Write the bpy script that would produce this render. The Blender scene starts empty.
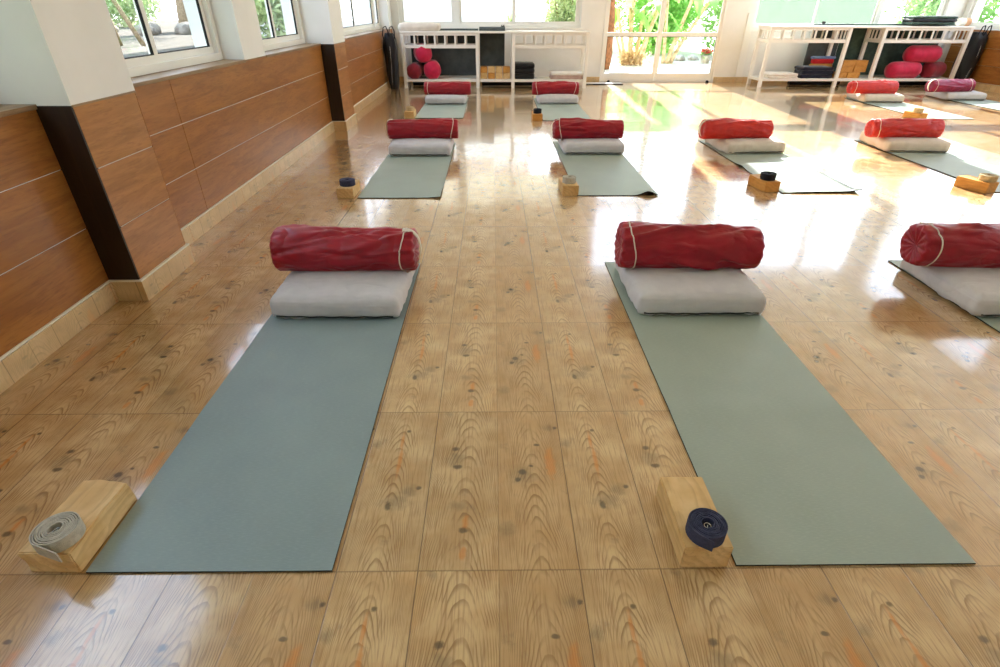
import bpy, bmesh, math, random
from mathutils import Vector, Matrix, noise
C = bpy.context.scene.collection
S = bpy.context.scene
PI = math.pi

# ------------------------------------------------------------------ node helpers
class NT:
    def __init__(s, name):
        s.mat = bpy.data.materials.new(name); s.mat.use_nodes = True
        s.t = s.mat.node_tree; s.n = s.t.nodes; s.n.clear()
        s.out = s.n.new('ShaderNodeOutputMaterial')
    def link(s, a, b): s.t.links.new(a, b)
    def put(s, sock, v):
        if v is None: return
        if isinstance(v, bpy.types.NodeSocket): s.link(v, sock)
        else:
            try: sock.default_value = v
            except Exception: sock.default_value = (*v, 1.0)
    def m(s, op, a, b=None, c=None, clamp=False):
        n = s.n.new('ShaderNodeMath'); n.operation = op; n.use_clamp = clamp
        for i, v in enumerate((a, b, c)): s.put(n.inputs[i], v)
        return n.outputs[0]
    def vm(s, op, a, b=None):
        n = s.n.new('ShaderNodeVectorMath'); n.operation = op
        s.put(n.inputs[0], a); s.put(n.inputs[1], b)
        return n.outputs['Value'] if op in ('LENGTH', 'DISTANCE', 'DOT_PRODUCT') else n.outputs[0]
    def coord(s, kind='Object'):
        return s.n.new('ShaderNodeTexCoord').outputs[kind]
    def sep(s, v):
        n = s.n.new('ShaderNodeSeparateXYZ'); s.link(v, n.inputs[0]); return n.outputs[0], n.outputs[1], n.outputs[2]
    def comb(s, x=0., y=0., z=0.):
        n = s.n.new('ShaderNodeCombineXYZ')
        for i, v in enumerate((x, y, z)): s.put(n.inputs[i], v)
        return n.outputs[0]
    def noise(s, vec, scale=5., detail=3., rough=.5, dist=0., col=False):
        n = s.n.new('ShaderNodeTexNoise'); s.put(n.inputs['Vector'], vec)
        n.inputs['Scale'].default_value = scale; n.inputs['Detail'].default_value = detail
        n.inputs['Roughness'].default_value = rough; n.inputs['Distortion'].default_value = dist
        return n.outputs['Color'] if col else n.outputs['Fac']
    def white(s, vec):
        n = s.n.new('ShaderNodeTexWhiteNoise'); n.noise_dimensions = '3D'; s.put(n.inputs['Vector'], vec); return n.outputs['Color']
    def mix(s, f, a, b, blend='MIX'):
        n = s.n.new('ShaderNodeMix'); n.data_type = 'RGBA'; n.blend_type = blend
        s.put(n.inputs[0], f); s.put(n.inputs[6], a); s.put(n.inputs[7], b)
        return n.outputs[2]
    def ss(s, x, lo, hi):   # smoothstep, lo may exceed hi
        n = s.n.new('ShaderNodeMapRange'); n.interpolation_type = 'SMOOTHSTEP'
        if lo < hi:
            n.inputs['From Min'].default_value = lo; n.inputs['From Max'].default_value = hi
        else:
            n.inputs['From Min'].default_value = hi; n.inputs['From Max'].default_value = lo
            n.inputs['To Min'].default_value = 1; n.inputs['To Max'].default_value = 0
        s.put(n.inputs['Value'], x); return n.outputs[0]
    def scale(s, v, xyz):
        return s.vm('MULTIPLY', v, xyz)
    def bump(s, h, strength=.3, dist=.01, normal=None):
        n = s.n.new('ShaderNodeBump'); n.inputs['Strength'].default_value = strength; n.inputs['Distance'].default_value = dist
        s.put(n.inputs['Height'], h)
        if normal is not None: s.link(normal, n.inputs['Normal'])
        return n.outputs[0]
    def princ(s, color, rough=.5, spec=.5, normal=None, metal=0., sheen=0., coat=0., subsurf=0.):
        b = s.n.new('ShaderNodeBsdfPrincipled')
        s.put(b.inputs['Base Color'], color); s.put(b.inputs['Roughness'], rough)
        b.inputs['Specular IOR Level'].default_value = spec; b.inputs['Metallic'].default_value = metal
        b.inputs['Sheen Weight'].default_value = sheen; b.inputs['Coat Weight'].default_value = coat
        if normal is not None: s.link(normal, b.inputs['Normal'])
        s.link(b.outputs[0], s.out.inputs[0]); return b

def lin(r, g, b):
    f = lambda c: (c/255/12.92) if c/255 <= .04045 else ((c/255+.055)/1.055)**2.4
    return (f(r), f(g), f(b), 1.)

# ------------------------------------------------------------------ materials
def plank_print(t, X, Y):
    """printed pine plank tile: three planks of 0.2 m to one 0.6 m tile. returns colour, height, X/Y tile index"""
    u = t.m('DIVIDE', X, .2); k = t.m('FLOOR', u); fu = t.m('SUBTRACT', u, k)
    p = t.m('FLOORED_MODULO', k, 3.)
    w = t.m('DIVIDE', Y, .6); r = t.m('FLOOR', w); v = t.m('SUBTRACT', w, r)
    is0 = t.m('LESS_THAN', p, .5); is2 = t.m('GREATER_THAN', p, 1.5)
    is1 = t.m('SUBTRACT', 1., t.m('ADD', is0, is2))
    def sel(a, b, c): return t.m('ADD', t.m('ADD', t.m('MULTIPLY', is0, a), t.m('MULTIPLY', is1, b)), t.m('MULTIPLY', is2, c))
    fx = t.m('MULTIPLY', fu, .2); fy = t.m('MULTIPLY', v, .6)
    loc = t.comb(t.m('ADD', fx, t.m('MULTIPLY', p, .73)), fy, 0.)
    n1 = t.m('SUBTRACT', t.noise(loc, 6., 2., .5), .5)
    n2 = t.m('SUBTRACT', t.noise(t.scale(loc, (3., 1., 1.)), 9., 3., .55), .5)
    cx = sel(.105, .095, .108)
    dx = t.m('ADD', t.m('SUBTRACT', fx, cx), t.m('MULTIPLY', n1, .028))
    A = sel(58., 66., 50.)
    g = t.m('ADD', t.m('ADD', fy, t.m('MULTIPLY', A, t.m('MULTIPLY', dx, dx))), t.m('MULTIPLY', n2, .028))
    s = t.m('FRACT', t.m('DIVIDE', g, sel(.040, .036, .044)))
    ring = t.m('MULTIPLY', t.ss(s, .50, .90), t.ss(s, 1.0, .94))
    fine = t.noise(t.scale(loc, (60., 3., 1.)), 3., 3., .6)
    ring = t.m('MULTIPLY', ring, t.ss(t.noise(loc, 14., 2.), .30, .62))
    base = t.mix(t.ss(t.noise(loc, 8., 3.), .3, .7), lin(212, 182, 134), lin(190, 154, 104))
    base = t.mix(t.m('MULTIPLY', is0, .40), base, lin(184, 142, 90))
    base = t.mix(t.m('MULTIPLY', ring, .72), base, lin(126, 92, 54))
    base = t.mix(t.m('MULTIPLY', t.ss(fine, .46, .68), .62), base, lin(150, 112, 72))
    # broad orange stain and grey weathering
    base = t.mix(t.m('MULTIPLY', t.ss(t.noise(loc, 5., 3., .6, .4), .56, .72), .28), base, lin(200, 146, 80))
    base = t.mix(t.m('MULTIPLY', t.ss(t.noise(t.vm('ADD', loc, (3.1, 1.7, 0.)), 11., 5., .65), .60, .75), .45), base, lin(112, 98, 78))
    wob = t.m('MULTIPLY', t.m('SUBTRACT', t.noise(loc, 45., 3., .6), .5), 1.3)
    def spot(pl, su, sv, ru, rv, lo=1.0, hi=.35):
        is_ = (is0, is1, is2)[pl]
        a = t.m('DIVIDE', t.m('SUBTRACT', fx, su*.2), ru); b = t.m('DIVIDE', t.m('SUBTRACT', fy, sv*.6), rv)
        d = t.m('SQRT', t.m('ADD', t.m('MULTIPLY', a, a), t.m('MULTIPLY', b, b)))
        return t.m('MULTIPLY', is_, t.ss(t.m('ADD', d, wob), lo, hi))
    orange = None
    for q in ((1, .50, .62, .009, .085), (1, .48, .76, .007, .05), (2, .55, .24, .013, .03), (2, .54, .08, .012, .025), (0, .8, .6, .02, .08)):
        z = spot(*q); orange = z if orange is None else t.m('MAXIMUM', orange, z)
    base = t.mix(t.m('MULTIPLY', orange, .60), base, lin(208, 130, 56))
    smear = None
    for q in ((2, .36, .63, .035, .045), (0, .36, .52, .045, .05), (1, .55, .36, .05, .035), (1, .72, .42, .035, .03), (2, .42, .33, .03, .02), (0, .85, .86, .03, .02), (1, .08, .74, .02, .02), (0, .12, .2, .03, .03)):
        z = spot(*q, 1.2, .1); smear = z if smear is None else t.m('MAXIMUM', smear, z)
    base = t.mix(t.m('MULTIPLY', smear, .45), base, lin(98, 86, 66))
    knot = None
    for q in ((2, .34, .70, .017, .012), (2, .39, .575, .015, .013), (2, .53, .195, .016, .013), (0, .36, .54, .017, .013), (0, .29, .49, .012, .011), (0, .50, .58, .010, .008), (0, .62, .73, .012, .008), (1, .46, .335, .012, .018), (1, .55, .84, .010, .009), (0, .94, .86, .010, .009), (1, .85, .44, .012, .010)):
        z = spot(*q); knot = z if knot is None else t.m('MAXIMUM', knot, z)
    base = t.mix(t.m('MULTIPLY', knot, .78), base, lin(70, 60, 46))
    # joints
    e = t.m('MINIMUM', fx, t.m('SUBTRACT', .2, fx)); ev = t.m('MINIMUM', fy, t.m('SUBTRACT', .6, fy))
    nearL = t.m('LESS_THAN', fu, .5)
    at0 = t.m('ADD', t.m('MULTIPLY', is0, nearL), t.m('MULTIPLY', is2, t.m('SUBTRACT', 1., nearL)))
    lw = t.m('SUBTRACT', 1., t.m('MULTIPLY', at0, .5))
    jl = t.m('MULTIPLY', t.ss(e, .0022, .0006), lw); jv = t.m('MULTIPLY', t.ss(ev, .0030, .0010), .6)
    j = t.m('MAXIMUM', jl, jv)
    base = t.mix(t.m('MULTIPLY', j, .8), base, lin(86, 66, 44))
    tx = t.m('FLOOR', t.m('DIVIDE', X, .6))
    hgt = t.m('SUBTRACT', t.m('MULTIPLY', ring, -.05), j)
    return base, hgt, tx, r

def floor_mat():
    t = NT('plank_tile_floor'); X, Y, Z = t.sep(t.coord())
    base, hgt, tx, ty = plank_print(t, X, Y)
    rnd = t.white(t.comb(tx, ty, 3.))
    r0, r1, r2 = t.sep(rnd)
    base = t.mix(1., base, t.comb(t.m('ADD', .92, t.m('MULTIPLY', r2, .12)), t.m('ADD', .92, t.m('MULTIPLY', r2, .12)), t.m('ADD', .92, t.m('MULTIPLY', r2, .12))), 'MULTIPLY')
    tilt = t.comb(t.m('MULTIPLY', t.m('SUBTRACT', r0, .5), .022), t.m('MULTIPLY', t.m('SUBTRACT', r1, .5), .026), 0.)
    geo = t.n.new('ShaderNodeNewGeometry')
    nrm = t.vm('NORMALIZE', t.vm('ADD', geo.outputs['Normal'], tilt))
    nb = t.bump(hgt, .25, .002, nrm)
    rough = t.m('ADD', .05, t.m('MULTIPLY', t.noise(t.comb(X, Y, 0.), 7., 4.), .08))
    b = t.princ(base, t.m('ADD', rough, .14), .65, nb, coat=1.)
    t.put(b.inputs['Coat Roughness'], rough); b.inputs['Coat IOR'].default_value = 1.55; t.link(nrm, b.inputs['Coat Normal'])
    return t.mat

def base_tile_mat():
    """skirting tiles cut from the same pine print, stood on edge"""
    t = NT('skirting_tile'); X, Y, Z = t.sep(t.coord())
    run = t.m('ADD', X, Y)
    base, hgt, tx, ty = plank_print(t, t.m('ADD', t.m('MULTIPLY', run, .8), 0.), t.m('ADD', t.m('MULTIPLY', Z, 1.6), .33))
    idx = t.m('FLOOR', t.m('DIVIDE', run, .125)); f = t.m('FRACT', t.m('DIVIDE', run, .125))
    w, _, _ = t.sep(t.white(t.comb(idx, 1., 2.)))
    base = t.mix(.45, base, lin(222, 200, 158))
    base = t.mix(t.m('MULTIPLY', w, .25), base, lin(196, 158, 104))
    base = t.mix(t.m('MULTIPLY', t.ss(f, .03, .0), .7), base, lin(120, 92, 60))
    t.princ(base, .3, .4)
    return t.mat

def simple(name, col, rough=.5, spec=.4, metal=0., nscale=0., nstr=.1, var=None, vscale=6., sheen=0., coat=0.):
    t = NT(name); c = t.coord()
    colr = lin(*col)
    if var: colr = t.mix(t.ss(t.noise(c, vscale, 4., .6), .35, .68), lin(*col), lin(*var))
    nb = t.bump(t.noise(c, nscale, 4., .6), nstr, .004) if nscale else None
    t.princ(colr, rough, spec, nb, metal, sheen, coat); return t.mat

def laminate(name, a, b, c_, axis='Y', rough=.33):
    t = NT(name); co = t.coord()
    sc = {'Y': (6., .9, 8.), 'X': (.9, 6., 8.), 'Z': (6., 6., .8)}[axis]
    v = t.scale(co, sc)
    n = t.noise(v, 2.2, 5., .62, 1.1); f = t.noise(t.scale(co, tuple(q*5 for q in sc)), 3., 3., .6)
    big = t.noise(co, 1.9, 2.)
    col = t.mix(t.ss(n, .32, .70), lin(*a), lin(*b))
    col = t.mix(t.m('MULTIPLY', t.ss(f, .48, .7), .45), col, lin(*c_))
    col = t.mix(t.m('MULTIPLY', t.ss(big, .45, .7), .4), col, lin(*a))
    t.princ(col, rough, .4, t.bump(f, .08, .002)); return t.mat

def mat_rubber(name, a, b):
    t = NT(name); c = t.coord(); x, y, z = t.sep(c)
    n = t.noise(c, 3., 3.); f = t.noise(t.scale(c, (30., 220., 1.)), 2., 2.)
    col = t.mix(t.ss(n, .3, .7), lin(*a), lin(*b))
    col = t.mix(t.m('MULTIPLY', t.ss(f, .45, .7), .18), col, lin(*[min(255, q+28) for q in b]))
    t.princ(col, .48, .45, t.bump(t.m('ADD', t.m('MULTIPLY', f, .6), t.noise(c, 300., 2.)), .18, .001)); return t.mat

def cloth(name, a, b, rough=.7, sheen=.2, weave=320., spec=.25, wstr=.1, crease=0.):
    t = NT(name); c = t.coord()
    col = t.mix(t.ss(t.noise(c, 9., 4., .6), .3, .7), lin(*a), lin(*b))
    h = t.m('ADD', t.m('MULTIPLY', t.noise(c, weave, 2.), .35), t.noise(c, 22., 4., .6))
    nb = None
    if crease:
        x, y, z = t.sep(c)
        cr = t.noise(t.comb(t.m('ADD', t.m('MULTIPLY', x, 5.), t.m('MULTIPLY', z, 4.)), t.m('MULTIPLY', y, 9.), t.m('SUBTRACT', t.m('MULTIPLY', z, 11.), t.m('MULTIPLY', x, 2.5))), 1.1, 1.5, .45, .6)
        nb = t.bump(t.m('ABSOLUTE', t.m('SUBTRACT', cr, .5)), crease, .05)
    t.princ(col, rough, spec, t.bump(h, wstr, .006, nb), 0., sheen)
    return t.mat

def pine(name, a, b, ringc, axis='Y'):
    t = NT(name); c = t.coord(); info = t.n.new('ShaderNodeObjectInfo')
    off = t.m('MULTIPLY', info.outputs['Random'], 7.)
    c = t.vm('ADD', c, t.comb(off, off, off)); x, y, z = t.sep(c)
    n = t.noise(t.scale(c, (1., .35, 1.)), 9., 3.)
    g = t.m('ADD', t.m('ADD', t.m('MULTIPLY', x, 26.), t.m('MULTIPLY', z, 34.)), t.m('MULTIPLY', n, 5.))
    s = t.m('FRACT', g); ring = t.m('MULTIPLY', t.ss(s, .3, .85), t.ss(s, 1., .9))
    col = t.mix(t.ss(t.noise(c, 14., 4.), .3, .7), lin(*a), lin(*b))
    col = t.mix(t.m('MULTIPLY', ring, .25), col, lin(*ringc))
    col = t.mix(t.m('MULTIPLY', t.ss(t.noise(t.scale(c, (40., 3., 40.)), 3., 3.), .52, .7), .25), col, lin(*ringc))
    t.princ(col, .55, .3); return t.mat

def glass(name, tint=(1, 1, 1, 1), refl=1.):
    t = NT(name)
    tr = t.n.new('ShaderNodeBsdfTransparent'); tr.inputs[0].default_value = tint
    gl = t.n.new('ShaderNodeBsdfGlossy'); gl.inputs['Roughness'].default_value = .02
    fr = t.n.new('ShaderNodeFresnel'); fr.inputs[0].default_value = 1.45
    mx = t.n.new('ShaderNodeMixShader')
    geo = t.n.new('ShaderNodeNewGeometry'); t.link(t.m('MULTIPLY', t.m('MULTIPLY', fr.outputs[0], refl), t.m('SUBTRACT', 1., geo.outputs['Backfacing'])), mx.inputs[0]); t.link(tr.outputs[0], mx.inputs[1]); t.link(gl.outputs[0], mx.inputs[2])
    t.link(mx.outputs[0], t.out.inputs[0]); return t.mat

def frosted(name, col, a=.5):
    t = NT(name)
    tr = t.n.new('ShaderNodeBsdfTransparent'); tr.inputs[0].default_value = (.97, 1, .97, 1)
    tl = t.n.new('ShaderNodeBsdfTranslucent'); tl.inputs[0].default_value = lin(*col)
    df = t.n.new('ShaderNodeBsdfDiffuse'); df.inputs[0].default_value = lin(*col)
    m1 = t.n.new('ShaderNodeMixShader'); m1.inputs[0].default_value = .3; t.link(tl.outputs[0], m1.inputs[1]); t.link(df.outputs[0], m1.inputs[2])
    m2 = t.n.new('ShaderNodeMixShader'); m2.inputs[0].default_value = a; t.link(tr.outputs[0], m2.inputs[1]); t.link(m1.outputs[0], m2.inputs[2])
    t.link(m2.outputs[0], t.out.inputs[0]); return t.mat

def leafm(name, a, b, tl=.4):
    t = NT(name); c = t.coord()
    col = t.mix(t.ss(t.noise(c, 1.6, 4.), .35, .65), lin(*a), lin(*b))
    df = t.n.new('ShaderNodeBsdfPrincipled'); t.put(df.inputs['Base Color'], col); df.inputs['Roughness'].default_value = .45
    tr = t.n.new('ShaderNodeBsdfTranslucent'); t.put(tr.inputs[0], col)
    mx = t.n.new('ShaderNodeMixShader'); mx.inputs[0].default_value = tl
    t.link(df.outputs[0], mx.inputs[1]); t.link(tr.outputs[0], mx.inputs[2]); t.link(mx.outputs[0], t.out.inputs[0]); return t.mat

M = {}
M['floor'] = floor_mat(); M['skirt'] = base_tile_mat()
M['paint'] = simple('white_wall_paint', (234, 234, 230), .7, .2, var=(228, 228, 223), vscale=2.)
M['ceil'] = simple('white_ceiling_paint', (240, 238, 232), .8, .2)
M['alu'] = simple('white_aluminium', (236, 236, 230), .35, .5)
M['gasket'] = simple('black_gasket', (18, 20, 18), .6, .3)
M['greenalu'] = simple('pale_green_sash_edge', (150, 190, 168), .3, .5)
M['lam'] = laminate('walnut_laminate', (164, 108, 50), (136, 84, 36), (110, 65, 26), 'Y')
M['lamx'] = laminate('walnut_laminate_pale', (176, 120, 62), (150, 98, 46), (126, 78, 34), 'Y')
M['dark'] = laminate('dark_stained_wood', (44, 30, 18), (30, 19, 11), (22, 14, 8), 'Z', .45)
M['sill'] = laminate('brown_sill', (150, 122, 88), (128, 100, 68), (104, 78, 50), 'Y', .4)
M['caulk'] = simple('white_caulk', (226, 222, 208), .8, .2)
M['rack'] = simple('white_lacquer', (238, 236, 228), .35, .45)
M['mat_b'] = mat_rubber('blue_grey_mat', (127, 144, 145), (135, 152, 151))
M['mat_g'] = mat_rubber('sage_grey_mat', (146, 159, 147), (154, 167, 155))
M['mat_edge'] = simple('mat_dark_underside', (52, 56, 50), .8, .2)
M['red'] = cloth('crimson_fabric', (160, 5, 33), (138, 3, 28), .40, .05, 260., .45, .2, .55)
M['red2'] = cloth('wine_red_fabric', (160, 8, 37), (138, 5, 30), .40, .05, 260., .45, .2, .6)
M['mag'] = cloth('magenta_fabric', (206, 22, 72), (184, 14, 60), .6, .35, 300., .3, .2)
M['maroon'] = cloth('maroon_fabric', (150, 22, 42), (124, 14, 34), .6, .3, 300., .3, .2)
M['orange'] = cloth('sunlit_red_fabric', (196, 42, 32), (174, 30, 26), .42, .05, 260., .4, .2, .55)  # lit copy of the crimson, warm sun bounce put into the colour
M['plum'] = cloth('plum_red_fabric', (150, 14, 62), (126, 8, 50), .40, .05, 260., .45, .2, .55)
M['grey'] = cloth('grey_cotton', (206, 204, 206), (195, 194, 197), .85, .2, 420., .15, .18, .22)
M['cream'] = cloth('cream_cotton', (214, 204, 190), (202, 192, 178), .85, .25, 420., .15, .22)
M['cord'] = simple('white_cord', (224, 216, 200), .8, .2, nscale=300., nstr=.4)
M['webgrey'] = simple('grey_webbing', (196, 190, 174), .85, .2, nscale=500., nstr=.5, var=(176, 171, 156), vscale=60.)
M['webnavy'] = simple('navy_webbing', (66, 70, 94), .8, .25, nscale=500., nstr=.5, var=(52, 55, 78), vscale=60.)
M['webblack'] = simple('black_webbing', (26, 26, 34), .8, .25, nscale=500., nstr=.5)
M['webbeige'] = simple('beige_webbing', (196, 178, 140), .85, .2, nscale=500., nstr=.5, var=(180, 160, 122), vscale=60.)
M['steel'] = simple('steel', (190, 190, 188), .25, .5, 1.)
M['pine'] = pine('pine_block', (224, 192, 138), (208, 170, 112), (158, 116, 66))
M['pine2'] = pine('golden_pine_block', (206, 152, 78), (190, 132, 60), (146, 94, 40))
M['slate'] = cloth('slate_foam', (84, 92, 92), (70, 78, 80), .8, .1, 60., .2, .25)
M['dgreen'] = cloth('dark_green_foam', (70, 90, 80), (52, 70, 64), .8, .1, 40., .2, .35)
M['black'] = cloth('black_nylon', (20, 20, 22), (12, 12, 13), .5, .1, 200., .35, .3)
M['navy'] = cloth('navy_blanket', (30, 32, 48), (22, 24, 38), .9, .3, 160., .15, .3)
M['white'] = cloth('white_blanket', (232, 228, 218), (222, 216, 204), .9, .2, 200., .15, .25)
M['rose'] = cloth('pinkish_blanket', (196, 170, 158), (176, 150, 140), .9, .2, 200., .15, .25)
M['blue'] = cloth('light_blue_cloth', (128, 150, 190), (110, 132, 176), .9, .2, 200., .15, .25)
M['scarlet'] = cloth('red_cloth', (206, 44, 48), (190, 34, 40), .9, .2, 200., .15, .25)
M['tan'] = cloth('tan_cloth', (206, 156, 84), (190, 140, 70), .9, .2, 200., .15, .25)
M['peach'] = cloth('peach_cloth', (222, 172, 130), (206, 156, 114), .9, .2, 200., .15, .25)
M['glass'] = glass('window_glass'); M['frost'] = frosted('frosted_glass', (206, 220, 204), .05)
M['doormat'] = simple('pale_doormat', (206, 204, 198), .9, .2, nscale=200., nstr=.4)
M['gravel'] = simple('pale_gravel', (214, 206, 190), .95, .1, nscale=40., nstr=.6, var=(190, 180, 160), vscale=9.)
M['soil'] = simple('grey_garden_gravel', (92, 88, 78), .95, .1, nscale=40., nstr=.6, var=(74, 70, 60), vscale=3.)
M['boulder'] = simple('weathered_boulder', (136, 130, 118), .9, .1, nscale=14., nstr=.8, var=(100, 94, 84), vscale=2.)
M['greenwall'] = simple('pale_green_render', (104, 120, 106), .9, .1, nscale=12., nstr=.4, var=(96, 114, 98), vscale=3.)
M['bark'] = simple('tree_bark', (150, 132, 104), .9, .1, nscale=30., nstr=.8, var=(112, 96, 74), vscale=14.)
M['stemc'] = simple('banana_stem', (226, 200, 164), .8, .2, nscale=40., nstr=.5, var=(180, 150, 112), vscale=10.)
M['palmbark'] = simple('palm_bark', (150, 100, 66), .9, .1, nscale=24., nstr=.9, var=(106, 72, 48), vscale=20.)
M['leaf'] = leafm('broad_leaf', (130, 196, 80), (176, 220, 120), .55); M['leaf2'] = leafm('shrub_leaf', (150, 194, 112), (200, 222, 158), .6)
M['leaf3'] = leafm('pale_shrub_leaf', (146, 170, 118), (192, 206, 156)); M['dry'] = leafm('dry_leaf', (206, 178, 130), (226, 208, 170))
M['flower'] = leafm('red_petal', (210, 50, 50), (230, 80, 70)); M['rock'] = simple('garden_rock', (200, 194, 182), .9, .1, nscale=20., nstr=.8, var=(150, 142, 128), vscale=8.)
M['terracotta'] = simple('terracotta', (176, 96, 60), .8, .2)

# ------------------------------------------------------------------ mesh helpers
class MB:
    def __init__(s): s.v = []; s.f = []; s.mi = []; s.cur = 0
    def box(s, x0, x1, y0, y1, z0, z1):
        b = len(s.v)
        s.v += [(x, y, z) for z in (z0, z1) for (x, y) in ((x0, y0), (x1, y0), (x1, y1), (x0, y1))]
        q = [(0, 3, 2, 1), (4, 5, 6, 7), (0, 1, 5, 4), (1, 2, 6, 5), (2, 3, 7, 6), (3, 0, 4, 7)]
        for f in q: s.f.append(tuple(b+i for i in f)); s.mi.append(s.cur)
        return s
    def tube(s, pts, r, n=8, cap=True):
        pts = [Vector(p) for p in pts]; b = len(s.v); N = len(pts)
        rr = r if isinstance(r, (list, tuple)) else [r]*N
        up = Vector((0, 0, 1))
        prev = None
        for i, p in enumerate(pts):
            d = (pts[min(i+1, N-1)]-pts[max(i-1, 0)]).normalized()
            if prev is None:
                a = d.cross(up if abs(d.z) < .9 else Vector((1, 0, 0))).normalized()
            else:
                a = (prev-d*prev.dot(d)).normalized()
            prev = a; c = d.cross(a)
            for k in range(n):
                th = 2*PI*k/n; q = p+(a*math.cos(th)+c*math.sin(th))*rr[i]; s.v.append(tuple(q))
        for i in range(N-1):
            for k in range(n):
                s.f.append((b+i*n+k, b+i*n+(k+1) % n, b+(i+1)*n+(k+1) % n, b+(i+1)*n+k)); s.mi.append(s.cur)
        if cap:
            s.f.append(tuple(b+k for k in reversed(range(n)))); s.f.append(tuple(b+(N-1)*n+k for k in range(n))); s.mi += [s.cur]*2
        return s
    def ribbon(s, pts, wdir, w, th):
        """a flat strap of width w along pts, thickness th"""
        pts = [Vector(p) for p in pts]; b = len(s.v); N = len(pts); wd = Vector(wdir).normalized()
        for i, p in enumerate(pts):
            d = (pts[min(i+1, N-1)]-pts[max(i-1, 0)]).normalized(); nn = d.cross(wd).normalized()
            for (a, c) in ((-1, -1), (1, -1), (1, 1), (-1, 1)): s.v.append(tuple(p+wd*(a*w/2)+nn*(c*th/2)))
        for i in range(N-1):
            for k in range(4): s.f.append((b+i*4+k, b+i*4+(k+1) % 4, b+(i+1)*4+(k+1) % 4, b+(i+1)*4+k)); s.mi.append(s.cur)
        s.f.append((b+3, b+2, b+1, b)); s.f.append(tuple(b+(N-1)*4+k for k in range(4))); s.mi += [s.cur]*2
        return s
    def grid(s, fn, nu, nv, wrapu=False):
        b = len(s.v); cu = nu if wrapu else nu+1
        for j in range(nv+1):
            for i in range(cu): s.v.append(tuple(fn(i/nu, j/nv)))
        for j in range(nv):
            for i in range(nu):
                i2 = (i+1) % cu if wrapu else i+1
                s.f.append((b+j*cu+i, b+j*cu+i2, b+(j+1)*cu+i2, b+(j+1)*cu+i)); s.mi.append(s.cur)
        return b, cu
    def build(s, name, mats, parent=None, smooth=False, bevel=0., loc=None, rotz=0., fix=True, angle=None):
        me = bpy.data.meshes.new(name); me.from_pydata(s.v, [], s.f)
        if not isinstance(mats, (list, tuple)): mats = [mats]
        for m in mats: me.materials.append(m)
        me.polygons.foreach_set('material_index', s.mi)
        if fix:
            bm = bmesh.new(); bm.from_mesh(me); bmesh.ops.recalc_face_normals(bm, faces=bm.faces); bm.to_mesh(me); bm.free()
        if smooth: me.polygons.foreach_set('use_smooth', [True]*len(me.polygons))
        o = bpy.data.objects.new(name, me); C.objects.link(o)
        if parent: o.parent = parent
        if loc: o.location = loc
        o.rotation_euler.z = rotz
        if smooth and angle:
            me.set_sharp_from_angle(angle=angle)
        if bevel:
            md = o.modifiers.new('bevel', 'BEVEL'); md.width = bevel; md.segments = 2; md.limit_method = 'ANGLE'
        return o

def tag(o, label, cat, group=None):
    o['label'] = label; o['category'] = cat
    if group: o['group'] = group
    return o
def thing(name, label, cat, loc=(0, 0, 0), rotz=0., group=None):
    o = bpy.data.objects.new(name, None); C.objects.link(o); o.location = loc; o.rotation_euler.z = rotz
    o.empty_display_size = .1
    return tag(o, label, cat, group)
def struct(o): o['kind'] = 'structure'; return o
def fbm(p, s): return noise.noise(Vector(p)*s)

# ------------------------------------------------------------------ room shell
XL, XP, XR, YB, YF, H = -1.79, -1.65, 8.30, 10.0, -3.6, 4.4
XW = -1.94            # inner face of the left window frames
WT = .22              # wall thickness
struct(MB().box(XL-.3, XR+.3, YF-.3, YB+.22, -.12, 0.).build('floor', M['floor']))
struct(MB().box(XL-.45, XR+.3, YF-.3, YB+.3, H, H+.15).build('ceiling', M['ceil']))

SILL = .852
P1 = (1.43, 1.86); PR = (3.47, 3.88); P2 = (5.42, 5.90)
WTOP = 2.45
# left wall: low core behind the panels, white piers, lintel
m = MB()
m.box(-2.12, XL-.005, YF, YB, 0, SILL-.03)
m.box(-2.12, XL-.004, YF, YB, WTOP, H)
m.box(-2.12, XP, P1[0], P1[1], SILL, WTOP).box(-2.12, XP, P2[0], P2[1], SILL, WTOP)
m.box(XL, XP, P1[0], P1[1], WTOP, H).box(XL, XP, P2[0], P2[1], WTOP, H)
m.box(-2.12, XL, PR[0], PR[1], SILL, WTOP)
m.box(-2.12, XL, 9.72, YB, SILL, WTOP)
m.box(-2.12, XL, -1.6, -1.2, SILL, WTOP).box(-2.12, XL, YF, -3.3, SILL, WTOP)
struct(m.build('wall_left', M['paint']))
# pilaster cores
m = MB(); m.box(XL-.004, XP-.005, P1[0]+.016, P1[1]-.004, 0, SILL).box(XL-.004, XP-.005, P2[0]+.016, P2[1]-.004, 0, SILL)
struct(m.build('trim_1', M['caulk']))
# wainscot boards with pale joints: three boards high
ZS = [(.105, .3532), (.3562, .6070), (.6100, SILL-.004)]
def boards(mb, x0, x1, ys):
    for y0, y1 in ys:
        for z0, z1 in ZS: mb.box(x0, x1, y0+.0015, y1-.0015, z0, z1)
m = MB(); boards(m, XL-.0048, XL, [(YF, -1.55), (-1.55, P1[0])]); struct(m.build('trim_2', M['lam'], bevel=.002))
m = MB(); boards(m, XL-.0048, XL, [(P1[1], 2.42), (2.42, P2[0])]); struct(m.build('trim_3', M['lam'], bevel=.002))
m = MB(); boards(m, XL-.0048, XL, [(P2[1], YB)]); struct(m.build('trim_4', M['lam'], bevel=.002))
for i, P in ((5, P1), (6, P2)):
    m = MB(); boards(m, XP-.0048, XP, [(P[0]+.004, P[1]-.004)])
    m.box(XL, XP, P[1]-.004, P[1], .105, SILL)
    struct(m.build('trim_%d' % i, M['lamx'], bevel=.002))
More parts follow.
